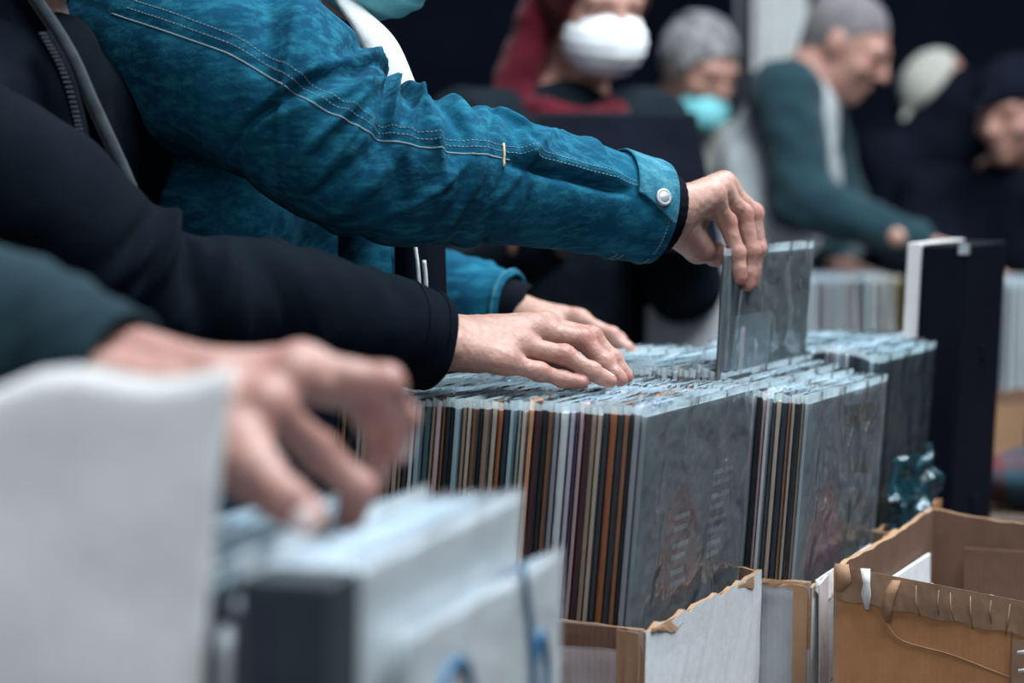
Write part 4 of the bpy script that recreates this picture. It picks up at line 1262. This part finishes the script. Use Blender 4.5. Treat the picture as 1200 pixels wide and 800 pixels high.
# cuff with a pointed tab and button
def patch(at, s0, s1, t0, t1, off, ns=24, nt=14, shape=None):
    v = []
    for i in range(ns + 1):
        for j in range(nt + 1):
            s = s0 + (s1 - s0) * i / ns
            te = t1 + (shape(i / ns) if shape else 0)
            t = t0 + (te - t0) * j / nt
            v.append(at(s, t, off))
    n = nt + 1
    f = [(i * n + j, (i + 1) * n + j, (i + 1) * n + j + 1, i * n + j + 1) for i in range(ns) for j in range(nt)]
    return np.array(v), f
tab = obj('cuff', patch(atC, .925, .996, -2.2, 1.35, .0016, 24, 90, lambda x: .42 * x ** 1.3), M['denim_pale'], jC, True)
sd = tab.modifiers.new('s', 'SOLIDIFY'); sd.thickness = .0022; sd.offset = -1
tag(obj('cuff_stitching', join(dashes([atC(.930, t, .0024) for t in np.linspace(-2.2, 1.32, 120)], .0007, .0024, .0012), dashes([atC(.945, t, .0024) for t in np.linspace(-2.2, 1.40, 120)], .0006, .0024, .0012),
                               dashes([atC(.990, t, .0024) for t in np.linspace(-2.2, 1.66, 120)], .0007, .0024, .0012),
                               dashes([atC(.925 + .071 * x, 1.33 + .42 * x ** 1.3, .0024) for x in np.linspace(0, 1, 40)], .0008, .0024, .0012)), M['thread'], jC, True), kind='stuff')
bc_ = atC(.966, 1.33, .004); bn = nrm(atC(.966, 1.33, .02) - atC(.966, 1.33, 0))
def disc(c, n, r, hgt, seg=28, prof=((0, 0), (1, 0), (1.0, .6), (.9, 1), (.72, .85), (.60, .85), (.50, 1.0), (0, 1.05))):
    e = nrm(np.cross(n, A_(.3, .2, .9))); g = np.cross(n, e)
    v, f = [], []
    for pr, ph in prof:
        for j in range(seg):
            a = 2 * math.pi * j / seg
            v.append(c + (e * math.cos(a) + g * math.sin(a)) * r * max(pr, .001) + n * hgt * ph)
    for i in range(len(prof) - 1):
        for j in range(seg): f.append((i * seg + j, i * seg + (j + 1) % seg, (i + 1) * seg + (j + 1) % seg, (i + 1) * seg + j))
    return np.array(v), f
obj('button', disc(bc_, bn, .0090, .0030), M['metal'], jC, True)
# black knitted cuff under the denim
(vk, fk), atK = sweep([wrC + toEl * .05, wrC + toEl * .02, wrC - toEl * .003], [.040, .041, .0395], 24, 72, lambda S, TH: .0006 * np.sin(TH * 46))
obj('knitted_cuff', (vk, fk), M['knit_black'], jC, True)
# left sleeve, further from the camera
shCl = JC['shL']
(vl, fl_), atL = sweep([shCl + A_(-.03, 0, .01), shCl * .5 + elCl * .5, elCl, elCl * .5 + wrCl * .5, wrCl - fwd * .005], [.09, .090, .082, .064, .046], 110, 72, fold_fn(random_folds(40, .2, .95, .006, 21), .001, 22))
obj('sleeve', (vl, fl_), M['denim'], jC, True)
obj('sleeve_hem', tube([atL(.985, t, .001) for t in np.linspace(0, 6.283, 50)], .0028, 6), M['denim_pale'], jC, True)
obj('knitted_cuff', sweep([wrCl - fwd * .03, wrCl - fwd * .01, wrCl + fwd * .008], [.036, .038, .037], 12, 40)[0], M['knit_black'], jC, True)
# pale fleece hood and lapel at the open collar, collar flap
o = obj('fleece_hood', slab([P(352, -60, 2.50), P(385, 0, 2.48), P(408, 45, 2.47), P(434, 112, 2.47)], [P(385, -60, 2.52), P(425, 0, 2.50), P(474, 45, 2.49), P(500, 100, 2.49)], .022), M['fleece'], pC, True)
sb = o.modifiers.new('sub', 'SUBSURF'); sb.levels = 2; sb.render_levels = 2
o = obj('collar', slab([P(322, -40, 2.45), P(345, 10, 2.43), P(365, 40, 2.42), P(398, 60, 2.42)], [P(360, -50, 2.47), P(383, 0, 2.45), P(400, 30, 2.44), P(418, 62, 2.44)], .010), M['denim'], jC, True)
sb = o.modifiers.new('sub', 'SUBSURF'); sb.levels = 2; sb.render_levels = 2
tag(obj('collar_stitching', join(dashes(catmull([P(372, 38, 2.408), P(388, 46, 2.408), P(406, 50, 2.41)], 20), .0009), dashes(catmull([P(372, 46, 2.408), P(388, 54, 2.408), P(404, 58, 2.41)], 20), .0009)), M['thread'], jC, True), kind='stuff')
# open front of the jacket with pale zip cords hanging inside
obj('front_panel', slab([P(398, 240, 2.52), P(396, 290, 2.52), P(398, 340, 2.52), P(402, 420, 2.52)], [P(455, 240, 2.50), P(458, 290, 2.50), P(460, 340, 2.50), P(462, 420, 2.50)], .008), M['denim'], jC, True)
obj('inner_shirt', slab([P(462, 240, 2.54), P(462, 290, 2.54), P(464, 360, 2.54), P(466, 430, 2.54)], [P(520, 240, 2.56), P(522, 290, 2.56), P(524, 360, 2.56), P(526, 430, 2.56)], .010), M['dark_coat'], pC, True)
for a, b in (((485, 278), (492, 345)), ((497, 305), (499, 350))):
    obj('zip_cord', tube(catmull([P(a[0], a[1], 2.52), P((a[0] + b[0]) / 2 + 1, (a[1] + b[1]) / 2, 2.52), P(b[0], b[1], 2.52)], 14), .0021, 8), M['fleece'], pC, True)

# --- the person in the grey teal coat: nearest hand, thumb side towards the camera
dA = 1.425
fi = [finger_chain([(312, 478), (374, 530), (420, 572), (410, 606)], dA - .010, (.051, .031, .025), (1, 1, 1)),
      finger_chain([(345, 442), (418, 463), (447, 512), (438, 558)], dA + .012, (.055, .033, .026), (1, 1, 1)),
      finger_chain([(354, 433), (450, 450), (469, 490), (465, 528)], dA + .032, (.047, .029, .022), (1, 1, 1)),
      finger_chain([(352, 432), (428, 447), (452, 480), (455, 508)], dA + .052, (.038, .022, .020), (1, 1, 1))]
wrA = P(258, 466, 1.435)
elA = P(-110, 380, 1.55)
toEl = nrm(elA - wrA)
thA = [P(274, 526, 1.400), P(298, 556, 1.378), P(334, 586, 1.362), P(364, 606, 1.360)]
sideA = nrm(P(262, 505, 1.41) - P(262, 440, 1.46))
handA = build_hand(wrA + toEl * .12, wrA, fi, thA, sideA, h=.002, palm_n=nrm(A_(-.1, .25, -1)), wrist_r=.033, rs=1.20)
shA = A_(-.57, 1.68, 1.385)
JA = joints(EAST, A_(-.80, 1.55, .93), A_(-.70, 1.50, 1.28), A_(-.66, 1.48, 1.45), A_(-.60, 1.45, 1.59), EAST - UP * .5,
            A_(-.72, 1.29, 1.40), A_(-.74, 1.18, 1.12), A_(-.56, 1.20, 1.02), shA, elA, wrA + toEl * .12)
pA, bA, jA = make_person('person in a grey teal coat, blurred hand nearest the camera picking through white sleeves', JA, dict(skin=M['skin_warm'], top=M['teal_coat'], top_name='coat'),
                         hands=(handA,), hair=(M['hair_dark'], {}), mask=(M['mask_white'], 0), sleeves='R', seed=3)
cuffA = P(140, 446, 1.475)
(va, fa), atA = sweep([shA + A_(-.03, .0, .01), shA * .5 + elA * .5, elA + A_(-.01, 0, 0), elA * .5 + cuffA * .5 + UP * .004, cuffA], [.088, .084, .074, .060, .044], 120, 80,
                      fold_fn(random_folds(26, .3, .95, .007, 31, w=(.012, .03)), .001, 32))
obj('sleeve', (va, fa), M['teal_coat'], jA, True)

# ---------------------------------------------------------------- shoppers in the background
def bg_hand(J, side, fwd, palm, ts, curl=.5, sc=.95):
    w = J['wr' + side] + nrm(fwd) * .02
    fs, th, t = hand_pose(w, fwd, palm, ts, curl, sc=sc)
    return build_hand(w - nrm(fwd) * .06, w, fs, th, t, h=.0042, palm_n=nrm(palm))
def stand(cx, cy, face, hz, lean, half=.19, neck_f=0.0):
    """shoulders, chest, pelvis for a person whose shoulder line is centred at cx, cy, height hz"""
    f = nrm(face); s = np.cross(f, UP)
    c = A_(cx, cy, hz)
    pel = A_(cx, cy, .93 * hz / 1.43) - f * lean
    ch = c * .62 + pel * .38 + UP * .05
    return f, s, pel, ch, c + UP * .05 + f * .01, c + s * half, c - s * half

# red haired shopper in a dark coat with a white mask, looking down at a black record sleeve
hD = P(696, 8, 4.25)
fD, sD, pe, ch, nk, sR, sL = stand(hD[0] - .06, hD[1] + .03, A_(.45, -.9, 0), hD[2] - .225, .06, half=.165)
wR, wL = P(640, 285, 3.98), P(800, 228, 4.02)
JD = joints(fD, pe, ch, nk, hD, fD - UP * .22, sR, P(560, 330, 4.15), wR, sL, P(800, 330, 4.2), wL)
hr = bg_hand(JD, 'R', A_(.7, -.2, .35), A_(.3, 1, 0), A_(0, 0, 1)); hl = bg_hand(JD, 'L', A_(-.6, -.2, .4), A_(-.3, 1, 0), A_(0, 0, 1))
pD, bD, jD = make_person('red haired person in dark coat and white face mask behind the denim arm', JD, dict(top=M['charcoal'], top_name='coat'),
                         hands=(hr, hl), hair=(M['hair_red'], dict(grow=.020, front=.05, low=-.09)), mask=(M['mask_white'], .006, 1.16), seed=4)
F = Field(hD - A_(.2, .2, .32), hD + A_(.2, .2, .05), .007)
for a in np.linspace(0, 2 * math.pi, 14, endpoint=False):
    b = a + 2 * math.pi / 14
    pt = lambda t: nk - UP * .006 + sD * math.cos(t) * .078 + fD * (math.sin(t) * .075 + .02) - UP * .03 * math.sin(t)
    F.cone(pt(a), pt(b), .028, .028, .02)
for e in (1,): F.cone(hD - fD * .06 + sD * e * .065 + UP * .03, nk - fD * .03 + sD * e * .085, .035, .045, .03)
v, q = relax(F.mesh(), 1)
G_ = Field(nk - .25, nk + .25, .008)
for a in np.linspace(.35, 2 * math.pi + .35, 14, endpoint=False):
    b = a + 2 * math.pi / 14
    pt = lambda t: nk - UP * .035 + sD * math.cos(t) * .115 + fD * (math.sin(t) * .10 + .01) - UP * .035 * math.sin(t)
    G_.cone(pt(a), pt(b), .036, .036, .02)
obj('collar', G_.mesh(), M['charcoal'], jD, True)
obj('red_scarf', (v + vnormals(v, q) * (.005 * waves(v, 60, 8))[:, None], q), M['red_cloth'], pD, True)
a, b = P(632, 136, 3.93), P(816, 136, 4.0)
axr = nrm(b - a); dn = nrm(A_(.12, -.55, -.83)); nn = np.cross(axr, dn)
rd = empty('record', tuple(a), 'black record sleeve held up by the red haired person in the white mask', 'record')
o = obj('cover', frame_box(a, axr, dn, nn, np.linalg.norm(b - a), .26, .004), M['dark_coat'], rd)
obj('record_edge', frame_box(a - axr * .001 - nn * .001 - dn * .006, axr, dn, nn, np.linalg.norm(b - a) + .002, .008, .006), M['charcoal'], rd)

# grey haired man bending over with a teal mask
hE = P(820, 78, 6.0)
fE, sE, pe, ch, nk, sR, sL = stand(hE[0] - .03, hE[1] + .10, A_(.55, -.8, 0), hE[2] - .22, .22)
JE = joints(fE, pe, ch, nk, hE, A_(.55, -.70, -.42), sR, P(745, 290, 5.95), P(812, 330, 5.7), sL, P(890, 300, 6.1), P(880, 330, 5.85))
hr = bg_hand(JE, 'R', A_(.5, -.6, -.3), A_(0, 0, -1), A_(1, .3, 0)); hl = bg_hand(JE, 'L', A_(-.1, -.6, -.3), A_(0, 0, -1), A_(-1, .3, 0))
pE, bE, jE = make_person('grey haired man bending his head, teal face mask and pale grey coat', JE, dict(top=M['grey_coat'], top_name='coat'),
                         hands=(hr, hl), hair=(M['hair_grey'], dict(grow=.013, front=.035, low=-.02)), mask=(M['mask_teal'], .045), seed=5)
# man with cropped hair, teal sweater under a pale vest, seen from the side
hF = P(992, 52, 5.52)
fF = nrm(A_(1, -.28, 0))
c = P(925, 140, 5.57)
_, sF, pe, ch, nk, sR, sL = stand(c[0], c[1], fF, c[2] + .03, .06)
nk = P(952, 92, 5.55)
JF = joints(fF, pe, ch, nk, hF, A_(1, -.30, -.55), sR + A_(.02, 0, .0), P(938, 234, 5.34), P(1072, 282, 5.24), sL, P(990, 270, 5.75), P(975, 306, 5.45))
hr = bg_hand(JF, 'R', A_(1, -.1, -.25), A_(0, 0, -1), A_(0, 1, 0)); hl = bg_hand(JF, 'L', A_(.3, -.9, -.2), A_(0, 0, -1), A_(.9, .3, 0), sc=1.15)
pF, bF, jF = make_person('man with cropped hair in a teal sweater and pale grey vest, seen in profile', JF, dict(top=M['vest_pale'], top_name='vest'),
                         hands=(hr, hl), hair=(M['hair_cropped'], dict(grow=.002, front=.020, low=-.03, amp=.001)), sleeves='', seed=6)
for q in 'RL':
    F = Field(np.minimum.reduce([JF['sh' + q], JF['el' + q], JF['wr' + q]]) - .14, np.maximum.reduce([JF['sh' + q], JF['el' + q], JF['wr' + q]]) + .14, .009)
    F.cone(JF['sh' + q] + UP * .02, JF['el' + q], .086, .068, .05); F.cone(JF['el' + q], JF['wr' + q], .066, .046, .03)
    v, r_q = relax(F.mesh(), 1)
    obj('sleeve', (v + vnormals(v, r_q) * (.006 * waves(v, 40, 18))[:, None], r_q), M['sweater_teal'], jF, True)
pk = obj('pink_cloth', crumple(P(918, 338, 5.45), nrm(P(992, 338, 5.45) - P(918, 338, 5.45)), nrm(A_(0, .35, .9)), A_(0, -1, .3), .145, .05, .02, 12, 24, 14), M['pink_cloth'], None, True)
tag(pk, 'crumpled pink cloth on the far records under the hand of the man in the vest', 'cloth')
pk.modifiers.new('s', 'SOLIDIFY').thickness = .004
# two dark figures further right
hG = P(1100, 112, 6.5)
fG = nrm(A_(.9, -.5, 0))
c = P(1075, 190, 6.55)
_, sG, pe, ch, nk, sR, sL = stand(c[0], c[1], fG, c[2], .2)
JG = joints(fG, pe, ch, nk, hG, A_(-.60, -.25, -.85), sR, P(1060, 330, 6.3), P(1130, 330, 6.1), sL, P(1120, 330, 6.7), P(1160, 330, 6.4))
pG, bG, jG = make_person('person in a black coat with a pale cap, bent low behind the black case', JG, dict(top=M['dark_coat'], top_name='coat'), mask=(M['dark_coat'], 0), seed=7)
sg = np.cross(JG['hf'], JG['hu'])
F = Field(hG - .2, hG + .2, .006)
F.ell(hG + JG['hu'] * .035 - JG['hf'] * .012, (sg, JG['hf'], JG['hu']), (.082, .100, .085)); F.halfspace(hG + JG['hu'] * .045, -JG['hu'])
F.cone(hG + JG['hf'] * .085 + JG['hu'] * .050, hG + JG['hf'] * .115 + JG['hu'] * .048, .010, .008, .02)
obj('cap', F.mesh(), M['cap_pale'], pG, True)
F = Field(hG - .3, hG + .3, .008)
F.cone(hG - JG['hu'] * .03, hG - JG['hu'] * .17 - JG['hf'] * .045, .098, .098, .03); F.cone(hG - JG['hu'] * .03, nk, .105, .12, .03); F.cone(nk, JG['chest'] + UP * .1, .12, .15, .05)
F.halfspace(hG + JG['hu'] * .044, JG['hu'])
obj('collar', F.mesh(), M['dark_coat'], jG, True)
hH = P(1190, 128, 5.6)
fH = nrm(A_(-.75, -.65, 0))
c = P(1175, 235, 5.7)
_, sH, pe, ch, nk, sR, sL = stand(c[0], c[1], fH, c[2], .05, half=.21)
JH = joints(fH, pe, ch, nk, hH, A_(-.7, -.7, -.25), sR, P(1080, 330, 5.6), P(1150, 318, 5.35), sL, P(1265, 380, 5.5), P(1230, 320, 5.3))
hr = bg_hand(JH, 'R', A_(.3, -.9, -.2), A_(0, 0, -1), A_(1, .3, 0))
pH, bH, jH = make_person('person in a black coat and dark cap at the right edge, face turned left', JH, dict(top=M['dark_coat'], top_name='coat'), hands=(hr,), seed=8)
sh_ = np.cross(JH['hf'], JH['hu'])
F = Field(hH - .22, hH + .22, .006)
F.ell(hH + JH['hu'] * .035 - JH['hf'] * .012, (sh_, JH['hf'], JH['hu']), (.092, .112, .092)); F.halfspace(hH + JH['hu'] * .035, -JH['hu'])
F.cone(hH + JH['hf'] * .10 + JH['hu'] * .045, hH + JH['hf'] * .17 + JH['hu'] * .038, .014, .010, .03)
obj('cap', F.mesh(), M['dark_coat'], pH, True)

# ---------------------------------------------------------------- far tables, boxes, records
X_ = A_(1, 0, 0); Y_ = A_(0, 1, 0)
FT = P(1000, 322, 5.2)[2] - LP - .004
def far_table(label, x0, y0, lx, ly, top):
    return table(label, A_(x0, y0, 0), X_, Y_, lx, ly, top)
far_table('wooden trestle table of the far record row', .24, 4.93, 1.0, .41, FT - .006)
far_table('wooden trestle table at the far right, beyond the black case', 1.26, 4.72, 1.0, .56, FT - .006)
def far_row(x0, x1, y, base, where, group, cols, dark=False, first=None):
    x = x0; i = 0
    while x < x1:
        t = random.uniform(.005, .009)
        cname = cols[i % len(cols)]
        e = record((x + t, y, base), math.pi / 2, math.radians(random.uniform(-1.5, 1.5)) , t, K[cname], 'record with %s spine, %s from the left of %s' % (cname, ordinal(i + 1), where), group, pmat='plastic_milky' if i % 3 else 'plastic')
        x += t + .004; i += 1
K['yellow'] = (.55, .36, .10); K['sky'] = (.30, .40, .48)
xa, xb = P(915, 340, 5.1)[0], P(1046, 340, 5.1)[0]
far_row(xa, xb - .045, 5.00, FT, 'the far row under the vest man', 'records in the far row', ['taupe', 'brown', 'beige', 'sky', 'mist', 'sky', 'lilac', 'sky', 'grey', 'mist', 'sky', 'silver'])
far_row(xb - .042, xb, 5.00, FT, 'the yellow end of the far row', 'yellow records at the end of the far row', ['yellow', 'yellow', 'white'])
xa = P(1146, 340, 4.9)[0]
far_row(xa, xa + .32, 4.82, FT, 'the far right row', 'records in the far right row', ['mist', 'grey', 'sky', 'silver', 'teal', 'mist', 'white'])
def far_box(label, x0, y0, lx, ly, z0, z1, mat, seed):
    return open_box(label, A_(x0, y0, 0), X_, Y_, lx, ly, z0, (z1,) * 4, (mat,) * 4, seed)
a = P(770, 352, 4.25); b = P(832, 352, 4.25)
z0_ = P(800, 412, 4.25)[2] - .10
gb = open_box('small grey box of records behind the denim hands', A_(a[0] - .02, 4.22, 0), X_, Y_, b[0] - a[0] + .04, .34, z0_, (a[2] - .01,) * 4, (M['grey_card'],) * 4, 61)
for i in range(14):
    record((a[0] + .004 + i * .0064, 4.235, a[2] - LP + .0 + random.uniform(-.008, .004) if False else z0_ + .005), math.pi / 2, 0, .0042, K[['mist', 'silver', 'white', 'grey'][i % 4]], 'record in the small grey box behind the denim hands, %s from the left' % ordinal(i + 1), 'records in the small grey box', pmat='plastic_milky', height=(a[2] - z0_ + .012) / LP)
table('small table under the small grey box behind the denim hands', A_(a[0] - .025, 4.20, 0), X_, Y_, .20, .40, z0_ - .0005)
# tan box and plaid bag low at the right, dark cloth front of the far right table
zc = P(1160, 572, 3.95)[2]
xc = P(1128, 500, 3.95)[0]
open_box('tan cardboard box at right beyond the black case', A_(xc, 3.93, 0), X_, Y_, .30, .26, zc, (P(1160, 472, 3.95)[2],) * 4, (M['kraft_pale'],) * 4, 71)
table('low bench at right under the tan box and the plaid bag', A_(xc - .06, 3.55, 0), X_, Y_, .62, .66, zc - .0005, name='low_bench')
dc = obj('tablecloth', join(box(1.24, 4.700, FT - .24, 2.28, 4.712, FT - .002)), M['dark_coat'])
tag(dc, 'dark cloth hanging down the front of the far right table', 'tablecloth')
def plaid():
    m, nt, b = new_mat('plaid')
    v = coords(nt)
    sx = nt.nodes.new('ShaderNodeSeparateXYZ'); link(nt, v, sx.inputs[0])
    def bands(sock, f):
        q = nt.nodes.new('ShaderNodeMath'); q.operation = 'MULTIPLY'; q.inputs[1].default_value = f; link(nt, sock, q.inputs[0])
        w = nt.nodes.new('ShaderNodeMath'); w.operation = 'FRACT'; link(nt, q.outputs[0], w.inputs[0])
        return w.outputs[0]
    c1 = ramp(nt, bands(sx.outputs[0], 11), [(0, (.006, .015, .035)), (.30, (.006, .015, .035)), (.34, (.08, .008, .012)), (.62, (.08, .008, .012)), (.66, (.008, .04, .06)), (1, (.008, .04, .06))]).outputs[0]
    c2 = ramp(nt, bands(sx.outputs[2], 11), [(0, (.006, .010, .02)), (.45, (.006, .010, .02)), (.5, (.01, .06, .08)), (.70, (.01, .06, .08)), (.74, (.08, .008, .012)), (1, (.08, .008, .012))]).outputs[0]
    link(nt, mixc(nt, .5, c1, c2), b.inputs['Base Color']); b.inputs['Roughness'].default_value = .8
    return m
x0_ = P(1143, 560, 3.70)[0]
pb = empty('plaid_bag', (x0_ + .16, 3.68, zc), 'dark plaid woven bag with red and teal checks at the right edge', 'bag')
F = Field(A_(x0_ - .05, 3.5, zc - .01), A_(x0_ + .42, 3.88, zc + .30), .007)
zt_ = P(1160, 522, 3.70)[2]
F.ell(A_(x0_ + .16, 3.68, zc + (zt_ - zc) * .45), (X_, Y_, UP), (.165, .085, (zt_ - zc) * .60)); F.halfspace(A_(0, 0, zc + .001), -UP)
v, q = relax(F.mesh(), 1)
obj('bag_body', (v + vnormals(v, q) * (.006 * waves(v, 40, 3))[:, None], q), plaid(), pb, True)
for e in (-.045, .045):
    obj('handle', tube(catmull([A_(x0_ + .09, 3.68 + e, zt_ - .012), A_(x0_ + .10, 3.68 + e, zt_ + .055), A_(x0_ + .16, 3.68 + e, zt_ + .085), A_(x0_ + .22, 3.68 + e, zt_ + .055), A_(x0_ + .23, 3.68 + e, zt_ - .012)], 24), .006, 8), M['red_cloth'], pb, True)
bt = empty('bottle', tuple(A_(P(1133, 560, 3.72)[0], 3.68, zc)), 'small pale bottle standing left of the plaid bag', 'bottle')
zz = zc; bx = P(1133, 560, 3.72)[0]
obj('bottle_body', tube([A_(bx, 3.68, zz), A_(bx, 3.68, zz + .07), A_(bx, 3.68, zz + .08), A_(bx, 3.68, zz + .088)], [.014, .014, .010, .006], 20), M['mask_white'], bt, True)
obj('bottle_cap', tube([A_(bx, 3.68, zz + .088), A_(bx, 3.68, zz + .104)], .0075, 16), M['pale_panel'], bt, True)
# pale cloth hanging at the back
p0, p1 = P(884, 70, 7.6), P(944, 70, 7.6)
def curtain():
    n, m = 60, 12
    v = []
    for j in range(m + 1):
        for i in range(n + 1):
            s = i / n
            v.append(A_(p0[0] + (p1[0] - p0[0]) * s, p0[1] + .03 * math.sin(s * 22) * (1 - .3 * j / m), .75 + (2.5) * j / m))
    f = [(j * (n + 1) + i, j * (n + 1) + i + 1, (j + 1) * (n + 1) + i + 1, (j + 1) * (n + 1) + i) for j in range(m) for i in range(n)]
    return np.array(v), f
ct = empty('curtain', ((p0[0] + p1[0]) / 2, p0[1], .0), 'pale cloth hanging on a stand behind the man in the vest', 'curtain')
o = obj('hanging_cloth', curtain(), M['fleece'], ct, True); o.modifiers.new('s', 'SOLIDIFY').thickness = .003
obj('rail', tube([A_(p0[0] - .05, p0[1], 3.25), A_(p1[0] + .05, p0[1], 3.25)], .012, 10), M['steel'], ct, True)
obj('post', tube([A_(p0[0] - .05, p0[1], .0), A_(p0[0] - .05, p0[1], 3.26)], .014, 10), M['steel'], ct, True)
obj('post', tube([A_(p1[0] + .05, p0[1], .0), A_(p1[0] + .05, p0[1], 3.26)], .014, 10), M['steel'], ct, True)
